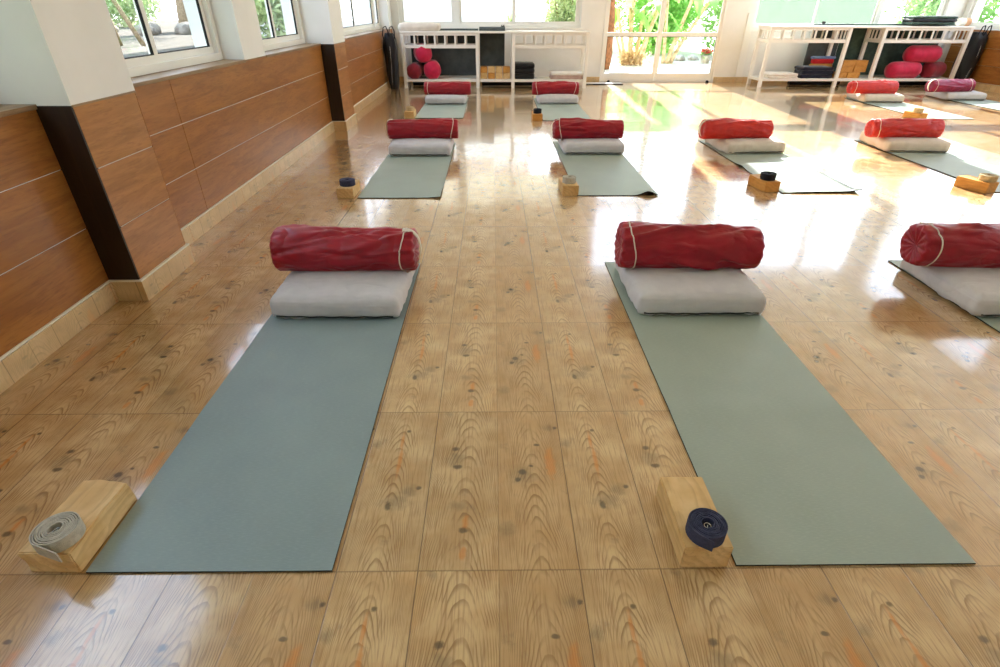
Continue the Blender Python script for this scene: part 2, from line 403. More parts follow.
for i, P in ((7, P1), (8, P2)):
    m = MB().box(XL-.006, XP-.001, P[0]-.004, P[0]+.016, .105, SILL)
    struct(m.build('trim_%d' % i, M['dark'], bevel=.002))
# brown sills and cap over the panels
m = MB()
for a, b in ((YF, P1[0]), (P1[1], PR[0]), (PR[1], P2[0]), (P2[1], 9.72)):
    m.box(XW-.02, XL+.008, a, b, SILL-.012, SILL+.006)
for P in (P1, P2): m.box(XP-.03, XP+.004, P[0], P[1], SILL-.006, SILL+.002)
m.box(XL-.02, XL+.005, PR[0], PR[1], SILL-.004, SILL+.003)
struct(m.build('trim_9', M['sill'], bevel=.002))
# skirting tiles with a white joint along their top
m = MB(); m.cur = 0
sk = .014
def skirt(mb, segs):
    for (x0, x1, y0, y1) in segs:
        mb.cur = 0; mb.box(x0, x1, y0, y1, 0, .098)
        mb.cur = 1; mb.box(x0, x1-.004 if x1-x0 < .1 else x1, y0, y1, .0982, .106)
skirt(m, [(XL-.02, XL+sk, YF, P1[0]), (XL-.02, XL+sk, P1[1], P2[0]), (XL-.02, XL+sk, P2[1], YB),
          (XL, XP+sk, P1[0]-sk, P1[1]+.01), (XL, XP+sk, P2[0]-sk, P2[1]+.01)])
struct(m.build('baseboard_left', [M['skirt'], M['caulk']], bevel=.0015))

# back wall (openings: left window, door with transom, right windows)
D0, D1 = 1.96, 4.085; WB0, WB1 = -1.66, 1.54; WR0, WR1 = 4.60, 7.98; WT0 = 4.42
m = MB()
Y0, Y1 = YB, YB+WT
m.box(XL-.33, WB0, Y0, Y1, 0, H).box(WB0, WB1, Y0, Y1, 0, .86).box(WB0, WB1, Y0, Y1, WTOP, H)
m.box(WB1, D0, Y0, Y1, 0, H).box(D1, WR0, Y0, Y1, 0, 2.56).box(D1, WT0, Y0, Y1, 2.56, H).box(WR1, XR+.3, Y0, Y1, 0, H)
m.box(D0, D1, Y0, Y1, 2.50, 2.56).box(D0, D1, Y0, Y1, 4.25, H)
m.box(WR0, WR1, Y0, Y1, 0, .86).box(WR0, WR1, Y0, Y1, 2.50, 2.56).box(WT0, WR1, Y0, Y1, 4.25, H)
struct(m.build('wall_back', M['paint']))
m = MB()
for a, b in ((XL+.03, D0), (D1, XR-.03)): m.box(a, b, YB-.014, YB-.0005, 0, .085)
struct(m.build('baseboard_back', M['skirt'], bevel=.0015))
# right wall: panelled dado, tall glazing above
m = MB(); m.box(XR, XR+.25, YF, YB, 0, .88).box(XR, XR+.25, YF, YB, 4.25, H)
RP = [(-3.6, 0.), (2.8, 3.2), (6.0, 6.4), (9.93, 10.0)]
for a, b in RP: m.box(XR, XR+.25, a, b, .88, 4.25)
m.box(XR, XR+.25, YF, YB, 2.5, 2.56)
struct(m.build('wall_right', M['paint']))
m = MB()
for z0, z1 in ZS: m.box(XR-.02, XR-.0005, YF, YB-.02, z0, z1+(.02 if z1 > .8 else 0))
struct(m.build('trim_10', M['lam'], bevel=.002))
struct(MB().box(XR-.034, XR-.0005, YF, YB-.02, 0, .10).build('baseboard_right', M['skirt'], bevel=.0015))
# wall behind the camera
struct(MB().box(XL-.33, XR+.25, YF-.2, YF, 0, H).build('wall_front', M['paint']))

# ------------------------------------------------------------------ windows
def win(name, ax, pos, out, u0, u1, z0, z1, panes, fw=.05, sw=.045, glassm='glass', fd=.07, sashes=True, gas=True, dirs=None, handle=None):
    """framed glazing in the plane ax=pos ('x' or 'y'); out = outward sign; panes = list of (u0,u1) clear sash extents"""
    def B(mb, a0, a1, d0, d1, c0, c1):
        p0, p1 = sorted((pos+out*d0, pos+out*d1))
        if ax == 'x': mb.box(p0, p1, a0, a1, c0, c1)
        else: mb.box(a0, a1, p0, p1, c0, c1)
    def rect(mb, a0, a1, c0, c1, t, d0, d1, bt=None):
        bt = bt or t
        B(mb, a0, a1, d0, d1, c0, c0+bt); B(mb, a0, a1, d0, d1, c1-t, c1); B(mb, a0, a0+t, d0, d1, c0+bt, c1-t); B(mb, a1-t, a1, d0, d1, c0+bt, c1-t)
    mb = MB(); rect(mb, u0, u1, z0, z1, fw, 0, fd)
    prev = None
    for a, b in panes:
        if prev is not None and a-prev > .012: B(mb, prev, a, 0, fd, z0+fw, z1-fw)
        prev = b
    o = struct(mb.build(name, M['alu'], bevel=.003))
    for i, (a, b) in enumerate(panes):
        dd = .012 + (.022 if (i % 2 and sashes) else 0)
        s_ = MB(); rect(s_, a, b, z0+fw, z1-fw, sw, dd, dd+.022)
        sash = s_.build('sash', M['alu'], o, bevel=.002)
        if gas:
            g = MB(); rect(g, a+sw-.001, b-sw+.001, z0+fw+sw-.001, z1-fw-sw+.001, .007, dd+.002, dd+.018)
            g.build('gasket', M['gasket'], sash)
        p = MB(); B(p, a+sw, b-sw, dd+.009, dd+.014, z0+fw+sw, z1-fw-sw)
        gm = glassm[i] if isinstance(glassm, (list, tuple)) else glassm
        p.build('pane', M[gm], sash)
        if handle is not None and i == handle:
            h = MB(); B(h, b-sw*.75, b-sw*.25, -.02+dd, dd, z0+.45, z0+.60); h.build('handle', M['gasket'], sash, bevel=.003)
    return o
Zb = SILL+.006
win('window_1', 'x', XW, -1, P1[1], PR[0], Zb, WTOP, [(P1[1]+.04, 2.68), (2.66, PR[0]-.04)], .045, .04)
win('window_2', 'x', XW, -1, PR[1], P2[0], Zb, WTOP, [(PR[1]+.04, 4.66), (4.64, P2[0]-.04)], .045, .04)
win('window_3', 'x', XW, -1, P2[1], 9.72, Zb, WTOP, [(P2[1]+.04, 7.84), (7.82, 9.3), (9.32, 9.68)], .045, .04)
win('window_4', 'x', XW, -1, -1.2, P1[0], Zb, WTOP, [(-1.16, .13), (.11, P1[0]-.04)], .045, .04)
win('window_5', 'y', YB+.06, 1, WB0, WB1, .872, WTOP, [(WB0+.05, -.70), (-.60, .37), (.35, WB1-.05)], .05, .04, gas=False, handle=0)
o = win('window_6', 'y', YB+.06, 1, WR0, WR1, .872, 2.5, [(WR0+.04, 5.72), (5.70, 6.80), (6.86, WR1-.05)], .04, .03, ['frost', 'frost', 'glass'], gas=False)
win('window_7', 'y', YB+.06, 1, WT0, WR1, 2.56, 4.25, [(WT0+.05, 5.72), (5.74, 6.80), (6.86, WR1-.05)], .05, .035, gas=False)
win('window_8', 'y', YB+.06, 1, D0, D1, 2.56, 4.25, [(D0+.05, 3.05), (3.13, D1-.05)], .05, .035, gas=False)
for i, (a, b) in enumerate(((0., 2.8), (3.2, 6.0), (6.4, 9.93))):
    win('window_%d' % (9+i), 'x', XR-.004, 1, a, b, .885, 2.5, [(a+.05, (a+b)/2), ((a+b)/2+.04, b-.05)], .05, .04, gas=False)
    win('window_%d' % (12+i), 'x', XR-.004, 1, a, b, 2.56, 4.25, [(a+.05, (a+b)/2), ((a+b)/2+.04, b-.05)], .05, .04, gas=False)
# pale lining below the right windows
m = MB().box(WR0-.12, WR0, YB-.02, YB-.0005, .086, 1.1).box(WR0, WR1, YB-.02, YB-.0005, .82, .872)
struct(m.build('trim_11', M['alu'], bevel=.003))
struct(MB().box(WB0-.03, WB1+.06, YB-.025, YB+.06, .838, .872).build('trim_12', M['alu'], bevel=.003))

# glazed double door
m = MB(); yd0, yd1 = YB-.01, YB+.08
m.box(D0, D0+.035, yd0, yd1, 0, 2.5).box(D1-.035, D1, yd0, yd1, 0, 2.5).box(D0+.035, D1-.035, yd0, yd1, 2.45, 2.5).box(D0+.035, D1-.035, yd0+.01, yd1, 0, .018)
door = struct(m.build('door_1', M['alu'], bevel=.003))
mid = 2.98
for side, (a, b) in enumerate(((D0+.037, mid-.003), (mid+.003, D1-.037))):
    s_ = MB(); y0, y1 = YB+.005, YB+.05; st = .042; zr0, zr1 = .735, .80
    s_.box(a, a+st, y0, y1, .02, 2.445).box(b-st, b, y0, y1, .02, 2.445)
    s_.box(a+st, b-st, y0, y1, .02, .145).box(a+st, b-st, y0, y1, zr0, zr1).box(a+st, b-st, y0, y1, 2.385, 2.445)
    leaf = s_.build('door_leaf', M['alu'], door, bevel=.003)
    for z0, z1 in ((.145, zr0), (zr1, 2.385)):
        MB().box(a+st, b-st, YB+.022, YB+.028, z0, z1).build('pane', M['glass'], leaf)
    g = MB()
    g.box(a+st, b-st, y0-.001, y0+.004, zr0-.008, zr0).box(b-st-.006, b-st, y0-.001, y0+.004, .145, zr0) if side else g.box(a+st, b-st, y0-.001, y0+.004, zr0-.008, zr0).box(a+st, a+st+.006, y0-.001, y0+.004, .145, zr0)
    g.build('gasket', M['gasket'], leaf)

# far bank of ground; unseen roof added to shade the left window
struct(MB().box(-60, 60, YB+.23, 60, -.14, -.02).box(XR+.31, 60, -40, YB+.23, -.14, -.02).box(-2.14, XR+.31, -40, YF-.31, -.14, -.02).build('garden_ground', M['gravel']))
struct(MB().box(5.3, 8.6, 13.0, 13.14, -.02, 1.42).box(5.3, 8.63, 12.97, 13.17, 1.42, 1.47).build('garden_wall', M['greenwall'], bevel=.005))
struct(MB().box(-60, -2.14, -40, YB+.23, -.14, -.02).box(-60, -7.0, YB+.23, 60, -.14, -.0195).build('garden_soil', M['soil']))
m = MB(); m.box(-2.6, 2.15, YB+.25, 15., 2.86, 3.0)
for x in (-2.4, 0., 2.05): m.box(x-.07, x+.07, YB+.25, 15., 2.72, 2.86)
m.box(-2.5, -2.34, 14.7, 14.86, -.02, 2.72)
struct(m.build('sun_blocking_roof', M['paint'], bevel=.004))

# ------------------------------------------------------------------ soft goods
def mat_mesh(seed, fn=None, w=.60, l=1.83, th=.005):
    rnd = random.Random(seed); ph = rnd.random()*9
    def zt(x, y):
        z = .0007+.0012*(1+math.sin(y*9+ph))*(.5+.5*noise.noise(Vector((x*2, y*3, seed*3.7))))
        if fn: z += fn(x, y)
        return max(z, .0006)
    nu, nv = 22, 64; top = MB()
    b, cu = top.grid(lambda u, v: ((u-.5)*w, v*l, zt(u*w, v*l)+th), nu, nv)
    top.cur = 1
    b2, _ = top.grid(lambda u, v: ((u-.5)*w, v*l, zt(u*w, v*l)), nu, nv)
    edge = [j*cu for j in range(nv+1)], [j*cu+nu for j in range(nv+1)], [i for i in range(cu)], [nv*cu+i for i in range(cu)]
    for e in edge:
        for q in range(len(e)-1): top.f.append((b+e[q], b+e[q+1], b2+e[q+1], b2+e[q])); top.mi.append(1)
    return top

def bolster_mesh(seed, L=.69, R=.112, nf=22, amp=1., ruffle=0):
    rnd = random.Random(seed); folds = []
    for k in range(nf):
        folds.append((rnd.uniform(.08, .92), rnd.uniform(-.5, PI+.5), rnd.uniform(-2.2, 2.2), rnd.uniform(.10, .36), rnd.uniform(.05, .13), rnd.choice((-1, 1, 1))*rnd.uniform(.004, .010)*amp))
    pk = rnd.randint(13, 18); ph = rnd.random()*6
    def rad(t, th):
        r = R*(1-.05*abs(2*t-1)**4)+.003*math.sin(t*5+ph)
        for (t0, th0, sl, ln, wd, a) in folds:
            d = (th-th0-sl*(t-t0)+PI) % (2*PI)-PI
            r += a*math.exp(-(d/wd)**2-((t-t0)/ln)**4)
        e = max(0., 1-min(t, 1-t)/.09)
        r += R*.035*e*math.sin(pk*th+ph+6*t)
        r += .0022*noise.noise(Vector((t*9+seed*5, math.cos(th)*2.4, math.sin(th)*2.4)))*amp
        return r
    def P(t, th, k=1., dx=0.):
        r = rad(t, th)*k; z = r*math.sin(th); y = r*math.cos(th)
        if z < -R*.80: z = -R*.80+(z+R*.80)*.3
        return Vector(((t-.5)*L+dx, y, z+R*.86))
    mb = MB(); nth = 72
    ts = [(0., .0, .012), (0., .35, .006), (0., .66, 0.), (0., .86, -.002), (0., .96, .002)]
    prof = [(0., k, d) for (_, k, d) in ts]+[(.018+.964*i/72, 1., 0.) for i in range(73)]+[(1., k, -d) for (_, k, d) in reversed(ts)]
    n = len(prof)-1
    def fn(u, v):
        t, k, dx = prof[round(v*n)]; th = u*2*PI
        if k < 1: k = max(k*(1+.07*(1-k)*math.sin(pk*th+ph)), 0.); dx += (.004*math.sin(pk*th+ph))*(1 if t < .5 else -1)*k
        return P(t, th, k, dx)
    mb.grid(fn, nth, n, True)
    return mb, P

def make_bolster(loc, rz, label, matn, seed, cord=0, strap=0, L=.68, R=.104, amp=1.):
    t = thing('bolster', label, 'bolster', loc, rz, 'red bolsters on the grey cushions')
    mb, P = bolster_mesh(seed, L, R, amp=amp); mb.build('cover', M[matn], t, True)
    for sd in ((-1, 1) if cord == 2 else (cord,) if cord else ()):
        tt = .5+sd*.415
        c = MB(); pts = []
        for k in range(61):
            th = 2*PI*k/60+PI/2; q = P(tt+sd*.022*math.sin(th*2+seed)*.6+sd*.012*math.sin(th), th); o_ = Vector((0, q.y, q.z-R*.86)).normalized()
            pts.append(q+o_*.0015)
        c.tube(pts, .0032, 6, False)
        q = P(tt, 1.2); c.tube([q+Vector((0, 0, .003)), q+Vector((.012, -.012, .006)), q+Vector((.02, -.03, -.006)), q+Vector((.022, -.045, -.03))], .0028, 6)
        c.build('drawstring', M['cord'], t, True)
    if strap:
        s_ = MB(); pts = []
        x0 = strap*(L/2-.05)
        for k in range(25):
            a = k/24; th = PI*.60-a*PI*.98-.1
            q = P(.5+strap*(.5-.055), PI-th if False else th+PI*.0, 1.0)
            bul = math.sin(a*PI)
            pts.append(Vector((x0+strap*(.075*bul**.8), -abs(R*.30)+(.02*bul), R*.86+R*1.02*math.cos(a*PI*.93)+.004)))
        s_.ribbon(pts, (0, 1, .15), .026, .0025); s_.build('handle_strap', M['cord'], t, True)
    return t

def rbox(w, d, h, r, seed, n=26, puff=.02, wr=.004, side=.008):
    """soft boxy cushion: rounded box with puffed faces, puckered corners"""
    bm = bmesh.new(); bmesh.ops.create_cube(bm, size=2.)
    bmesh.ops.subdivide_edges(bm, edges=bm.edges[:], cuts=n, use_grid_fill=True)
    for v in bm.verts:
        c = v.co.copy(); p = Vector((c.x*w/2, c.y*d/2, c.z*h/2))
        inn = Vector((max(-w/2+r, min(w/2-r, p.x)), max(-d/2+r, min(d/2-r, p.y)), max(-h/2+r*.8, min(h/2-r*.8, p.z))))
        dl = p-inn
        if dl.length > 1e-9: p = inn+dl.normalized()*r*(1 if abs(dl.z) < 1e-9 else .95)
        ux, uy, uz = c.x, c.y, c.z
        f = (1-ux**4)*(1-uy**4)
        if c.z > 0: p.z += puff*f*c.z
        p.x += math.copysign(side, c.x)*abs(ux)**3*(1-uy**2)*(1-.6*abs(uz)); p.y += math.copysign(side, c.y)*abs(uy)**3*(1-ux**2)*(1-.6*abs(uz))
        e = max(abs(ux), abs(uy)); cn = abs(ux*uy)
        nz = noise.noise(Vector((p.x*13+seed*7.1, p.y*13, p.z*9)))*wr*(.35+e**4)
        nz += .6*wr*cn*math.sin((p.x*1.2-p.y*math.copysign(1, ux*uy))*95+seed)
        nz += .7*wr*e**6*noise.noise(Vector((p.x*42+seed, p.y*42, p.z*3)))
        nn = Vector((p.x/w, p.y/d, p.z/h*1.4)); 
        if nn.length > 0: p += nn.normalized()*nz
        p.z += h/2
        if p.z < .004: p.z = 0.
        v.co = p
    me = bpy.data.meshes.new('cushion'); bm.to_mesh(me); bm.free()
    me.polygons.foreach_set('use_smooth', [True]*len(me.polygons)); return me

def make_cushion(loc, rz, label, matn, seed, w=.57, d=.55, h=.094, wr=.004, puff=.016):
    t = thing('floor_cushion', label, 'cushion', loc, rz, 'grey floor cushions under the bolsters')
    me = rbox(w, d, h, .030, seed, puff=puff, wr=wr); me.materials.append(M[matn])
    o = bpy.data.objects.new('cover', me); C.objects.link(o); o.parent = t
    # stitched seam low on the front
    s_ = MB(); pts = [(-w/2*.90+w*.90*k/20, -d/2-.0065*(1-(2*k/20-1)**2)-.001, .016+.0015*math.sin(k*1.7+seed)) for k in range(21)]
    s_.tube(pts, .0032, 6); s_.build('zip_seam', M['mat_edge'], t, True)
    return t

def make_block(loc, rz, label, matn='pine', w=.118, l=.23, h=.075, seed=0, group='wooden yoga blocks beside the mats', name='yoga_block', rough=0.):
    bm = bmesh.new(); bmesh.ops.create_cube(bm, size=1.)
    bmesh.ops.scale(bm, vec=(w, l, h), verts=bm.verts); bmesh.ops.translate(bm, vec=(0, l/2, h/2), verts=bm.verts)
    bmesh.ops.bevel(bm, geom=bm.edges[:], offset=.003, segments=2, affect='EDGES')
    if rough:
        bmesh.ops.subdivide_edges(bm, edges=[e for e in bm.edges if e.calc_length() > .03], cuts=9, use_grid_fill=True)
        for v in bm.verts:
            if v.co.z > .01: v.co += Vector((noise.noise(v.co*22+Vector((seed, 0, 0))), noise.noise(v.co*26+Vector((0, seed, 0))), .3*noise.noise(v.co*18)))*rough
            # one chipped corner
            if v.co.x > w*.2 and v.co.y > l*.9: v.co.y -= (v.co.x-w*.2)*.25*(v.co.z/h)
    me = bpy.data.meshes.new(name); bm.to_mesh(me); bm.free(); me.materials.append(M[matn])
    o = bpy.data.objects.new(name, me); C.objects.link(o); o.location = loc; o.rotation_euler.z = rz
    return tag(o, label, 'yoga block', group)

def make_strap(loc, rz, label, matn, R=.055, h=.036, turns=9, tail=.0, seed=0):
    t = thing('yoga_strap', label, 'strap', loc, rz, 'rolled straps on the yoga blocks')
    mb = MB(); n = turns*32; r0 = .014; th = (R-r0)/turns*.62; pts = []
    for i in range(n+1):
        a = i/32*2*PI; r = r0+(R-r0)*i/n
        r += .0006*math.sin(a*2.3+seed)
        pts.append(((r*math.cos(a), r*math.sin(a)), (math.cos(a), math.sin(a)), .0008*math.sin(i*.045+seed)))
    if tail:
        a = turns*2*PI
        for k in range(1, 9):
            q = k/8*tail; c, s_ = math.cos(a), math.sin(a)
            pts.append(((R*c-s_*q+c*q*.10, R*s_+c*q+s_*q*.10), (c, s_), -.0005*k))
    b = 0
    for (p, d, dz) in pts:
        for (rr, z) in ((-th/2, 0.), (th/2, 0.), (th/2, h), (-th/2, h)): mb.v.append((p[0]+d[0]*rr, p[1]+d[1]*rr, max(z+dz*(1 if z else 0), 0.)))
    for i in range(len(pts)-1):
        for k in range(4): mb.f.append((i*4+k, i*4+(k+1) % 4, (i+1)*4+(k+1) % 4, (i+1)*4+k)); mb.mi.append(0)
    mb.f += [(3, 2, 1, 0), tuple((len(pts)-1)*4+k for k in range(4))]; mb.mi += [0, 0]
    mb.build('webbing', M[matn], t, True, angle=.7)
    bk = MB(); bk.tube([(-.008+.016*(k in (1, 2)), .004*(1 if k > 1 else -1), h*.55+.012) if False else (.0085*math.cos(2*PI*k/16), .0085*math.sin(2*PI*k/16), h*.72) for k in range(17)], .0022, 6, False)
    bk.tube([(-.008, 0, h*.72), (.008, 0, h*.72)], .0018, 6)
    bk.build('buckle', M['steel'], t, True)
    return t

# ------------------------------------------------------------------ the mats: (x of left edge, front y, rotation, colour, height function)
def curl(x, y):          # lifted front right corner
    return .032*math.exp(-((x-.525)/.05)**2-(y/.09)**2)
def rip(x, y): return .0045*math.exp(-((y-.52)/.05)**2)+.004*math.exp(-((y-.95)/.06)**2)+.012*max(0., (x-.5)/.1)*math.exp(-((y-.10)/.14)**2)
def leftwave(x, y): return max(0., 1-x/.10)*(.012*math.exp(-((y-.75)/.09)**2)+.006*math.exp(-((y-1.1)/.1)**2))+.014*max(0., (x-.45)/.15)**2*max(0., 1-y/.12)+.009*max(0., (x-.06)/.54)**.3*max(0., 1-y/.09) if x > .06 else max(0., 1-x/.10)*.012*math.exp(-((y-.75)/.09)**2)
def soft(x, y): return .0025*math.exp(-((y-.6)/.06)**2)+.003*math.exp(-((y-1.15)/.08)**2)
G = 'yoga mats laid out in rows'
def make_mat(x, y, rz, label, col, seed, fn=None):
    o = mat_mesh(seed, fn).build('yoga_mat', [M[col], M['mat_edge']], None, True, loc=(x+.3, y, 0), rotz=rz, angle=.6)
    return tag(o, label, 'yoga mat', G)
make_mat(-1.010, 0., -.002, 'blue-grey yoga mat nearest the camera on the left, beside the panelled wall', 'mat_b', 1, soft)
make_mat(.590, .004, -.002, 'sage-grey yoga mat nearest the camera, right of the bare plank aisle', 'mat_g', 2, soft)
make_mat(2.155, .02, 0., 'sage-grey yoga mat cut off by the right edge of the photo, in the nearest row', 'mat_g', 3)
make_mat(-.995, 2.975, .0, 'rippled mat in the middle row closest to the left wall', 'mat_g', 4, rip)
make_mat(.605, 3.03, .0, 'sage-grey mat in the middle row with one front corner curled up', 'mat_g', 5, curl)
make_mat(2.150, 3.09, .01, 'half-sunlit mat in the middle row, left side wavy, black strap at its corner', 'mat_g', 6, leftwave)
make_mat(3.775, 3.10, .0, 'sunlit mat in the middle row nearest the right edge, beige strap at its corner', 'mat_g', 7)
make_mat(-.985, 6.20, .0, 'pale mat in the farthest row in front of the left rack bolsters', 'mat_g', 8)
make_mat(.600, 6.04, .0, 'pale mat in the farthest row between left rack and curled-corner mat', 'mat_g', 9)
make_mat(5.400, 6.15, .0, 'sunlit pale mat in the farthest row in front of the right rack', 'mat_g', 10)
make_mat(6.860, 6.42, .0, 'pale mat in the farthest row alongside the right-hand panelled wall', 'mat_g', 11)

# cushions: (cx, front y, rz, label, material, seed)
CH = .094; MT = .0085
cush = [
 (-0.705, 1.215, -0.015, 'flat grey cushion on the nearest left blue-grey mat', 'grey', 1, .004),
 (0.915, 1.235, 0, 'grey cushion with puckered edges on the nearest right sage mat', 'grey', 2, .005),
 (2.42, 1.2, -0.03, 'grey cushion cut off at the right edge of the photo', 'grey', 3, .005),
 (-0.69, 4.2, 0, 'grey cushion on the rippled middle-row mat by the left wall', 'grey', 4, .003),
 (0.93, 4.27, 0, 'grey cushion on the middle-row mat with the curled corner', 'grey', 5, .003),
 (2.45, 4.3, 0.05, 'cream crumpled cushion on the half-sunlit middle-row mat', 'cream', 6, .007),
 (4.06, 4.34, -0.08, 'sun-dappled cream cushion on the rightmost middle-row mat', 'cream', 7, .005),
 (-0.685, 7.24, 0, 'small-looking pale cushion on the far mat before the magenta bolsters of the left rack', 'grey', 8, .003),
 (0.915, 7.28, 0, 'pale domed cushion on the far mat before the folded white blanket', 'grey', 9, .003),
 (5.7, 7.44, -0.08, 'sunlit white cushion on the far mat in front of right rack', 'cream', 10, .004),
 (7.08, 7.66, -0.1, 'pale cushion on the far mat by the right-hand panelled wall', 'grey', 11, .003)]
for (cx, fy, rz, lb, mt, sd, wr) in cush:
    make_cushion((cx, fy+.28, MT), rz, lb, mt, sd, wr=wr, puff=.03 if sd == 9 else .014)

bol = [
 (-0.706, 1.55, -0.01, 'crimson bolster on the nearest left mat, white strap loop at its right end', 'red', 11, 1, 1, 1.5),
 (0.92, 1.57, -0.035, 'wrinkled crimson bolster on the nearest right mat, cord at its left end', 'red2', 23, -1, 0, 2.0),
 (2.36, 1.57, -0.06, 'dark red bolster cut off at the right edge of the photo, white cord with knot', 'red2', 37, -1, 0, 1.5),
 (-0.674, 4.5, 0.03, 'red bolster on the rippled middle-row mat by the left wall, loop at its left end', 'red', 41, 1, -1, 1.0),
 (0.893, 4.5, 0.02, 'red bolster on the curled-corner mat of the middle row', 'red2', 53, -1, -1, 1.2),
 (2.31, 4.5, 0.03, 'red bolster coloured as sunlit, with white loop, on the half-sunlit middle-row mat', 'orange', 61, 0, -1, 1.1),
 (3.97, 4.55, -0.03, 'red bolster coloured as sunlit on the rightmost middle-row mat, cord at its left end', 'orange', 71, -1, 0, 1.2),
 (-0.66, 7.45, 0, 'red bolster on the far mat in front of the left rack magenta bolsters', 'red', 83, -1, 0, .9),
 (0.88, 7.45, 0.02, 'red bolster with raised right end on the far mat before the folded white blanket', 'red', 97, 2, 0, 1.2),
 (5.54, 7.6, -0.04, 'red bolster coloured as sunlit on the far mat in front of the right rack', 'orange', 101, -1, 0, 1.2),
 (6.84, 7.8, 0.05, 'plum-red bolster on the far mat by the right-hand panelled wall', 'plum', 113, 2, -1, 1.0)]
for (cx, cy, rz, lb, mt, sd, cd, st, am) in bol:
    make_bolster((cx, cy, MT+CH+.008), rz, lb, mt, sd, cd, st, R=.105 if cy < 2 else .091, L=.655 if cy < 2 else .655, amp=am)

# blocks with rolled straps
BH = .075
bl = [
 (-1.086, .004, -.03, 'rough pine block at the corner of nearest left mat, under grey strap', 'pine', 3, .004),
 (.508, .002, .0, 'smooth pine block at the corner of nearest right mat, under navy strap', 'pine', 4, 0.),
 (-1.078, 2.965, .0, 'pine block beside the rippled middle-row mat, under navy strap', 'pine', 5, 0.),
 (.555, 3.03, .03, 'pine block beside the curled-corner mat, under grey strap', 'pine', 6, 0.),
 (2.085, 3.12, .16, 'golden pine block beside the half-sunlit mat, under black strap', 'pine2', 7, 0.),
 (3.725, 3.09, .36, 'golden pine block beside the rightmost middle-row mat, under beige strap', 'pine2', 8, 0.),
 (-1.055, 6.21, .0, 'small-looking pine block beside the farthest left mat, partly behind a red bolster', 'pine', 9, 0.),
 (.53, 6.03, .0, 'pine block beside the far mat of the second column, under dark strap', 'pine2', 10, 0.),
 (5.31, 6.10, .25, 'golden pine block beside the sunlit far mat, peeking above a bolster', 'pine2', 12, 0.)]
for (x, y, rz, lb, mt, sd, rg) in bl: make_block((x, y, .0005), rz, lb, mt, .126 if rg else .118, seed=sd, rough=rg)
SZ = BH+.001
make_strap((-1.068, .046, SZ+.0015), 4.5, 'rolled grey strap on the nearest left pine block, tail hanging loose', 'webgrey', .050, .037, 8, .06, 1)
make_strap((.512, .046, SZ), -2.0, 'tightly rolled navy strap on the nearest right pine block', 'webnavy', .047, .037, 8, .02, 2)
make_strap((-1.075, 3.06, SZ), .4, 'rolled navy strap on the block beside the rippled mat', 'webnavy', .055, .04, 7, 0, 3)
make_strap((.55, 3.12, SZ), .9, 'rolled grey strap on the block beside the curled-corner mat', 'webgrey', .05, .042, 7, 0, 4)
make_strap((2.07, 3.20, SZ), 1.9, 'rolled black strap on the block beside the half-sunlit mat', 'webblack', .055, .045, 7, .02, 5)
make_strap((3.72, 3.16, SZ), 1.6, 'rolled beige strap on the block at the right edge of the photo', 'webbeige', .058, .04, 7, .02, 6)
make_strap((-1.05, 6.31, SZ), .2, 'rolled beige strap on the farthest left block, just above a red bolster', 'webbeige', .055, .042, 6, 0, 7)
make_strap((.53, 6.12, SZ), .2, 'rolled black strap on the far block of the second column', 'webblack', .05, .05, 6, 0, 8)
make_strap((5.29, 6.2, SZ), .2, 'rolled beige strap on the far block behind the sunlit-coloured red bolster', 'webbeige', .055, .05, 6, 0, 9)

# ------------------------------------------------------------------ white racks
def make_rack(name, label, x0, xa, xb, x1, y0, y1, HT):
    t = thing(name, label, 'rack', ((x0+x1)/2, (y0+y1)/2, 0)); ox, oy = (x0+x1)/2, (y0+y1)/2
    def bx(mb, a, b, c, d, e, f): mb.box(a-ox, b-ox, c-oy, d-oy, e, f)
    L = .055
    mb = MB(); bx(mb, x0-.01, x1+.01, y0-.01, y1+.01, HT-.028, HT); mb.build('top_board', M['rack'], t, bevel=.004)
    mb = MB(); bx(mb, x0+.004, x1-.004, y0+.006, y1-.006, .098, .138); mb.build('shelf', M['rack'], t, bevel=.004)
    for (a, b) in ((x0, xa), (xb, x1)):
        for lx in (a, b-L):
            for ly in (y0, y1-L):
                mb = MB(); bx(mb, lx, lx+L, ly, ly+L, 0, HT-.029); mb.build('leg', M['rack'], t, bevel=.004)
        zl0, zl1 = HT-.245, HT-.195
        for ly in (y0+.008, y1-L+.008):
            mb = MB(); bx(mb, a+L, b-L, ly, ly+L-.016, zl0, zl1); bx(mb, a+L, b-L, ly, ly+L-.016, HT-.062, HT-.029)
            n = 6
            for k in range(1, n+1):
                xx = a+L+(b-a-2*L)*k/(n+1); bx(mb, xx-.014, xx+.014, ly+.012, ly+.028, zl1, HT-.062)
            mb.build('slat_panel', M['rack'], t, bevel=.002)
        for lx in (a+.008, b-L+.008):
            mb = MB(); bx(mb, lx, lx+L-.016, y0+L, y1-L, zl0, zl1); bx(mb, lx, lx+L-.016, y0+L, y1-L, HT-.062, HT-.029)
            for k in range(1, 4):
                yy = y0+L+(y1-y0-2*L)*k/4; bx(mb, lx+.012, lx+.028, yy-.014, yy+.014, zl1, HT-.062)
            mb.build('slat_panel', M['rack'], t, bevel=.002)
    return t
LY0, LY1, RY0, RY1 = 9.05, 9.52, 9.22, 9.72
make_rack('storage_rack', 'long white slatted rack under the back-left window', -1.515, -.24, .30, 1.57, LY0, LY1, .845)
make_rack('storage_rack', 'long white slatted rack under the back-right windows', 4.60, 5.96, 6.50, 7.98, RY0, RY1, .925)
SH = .139

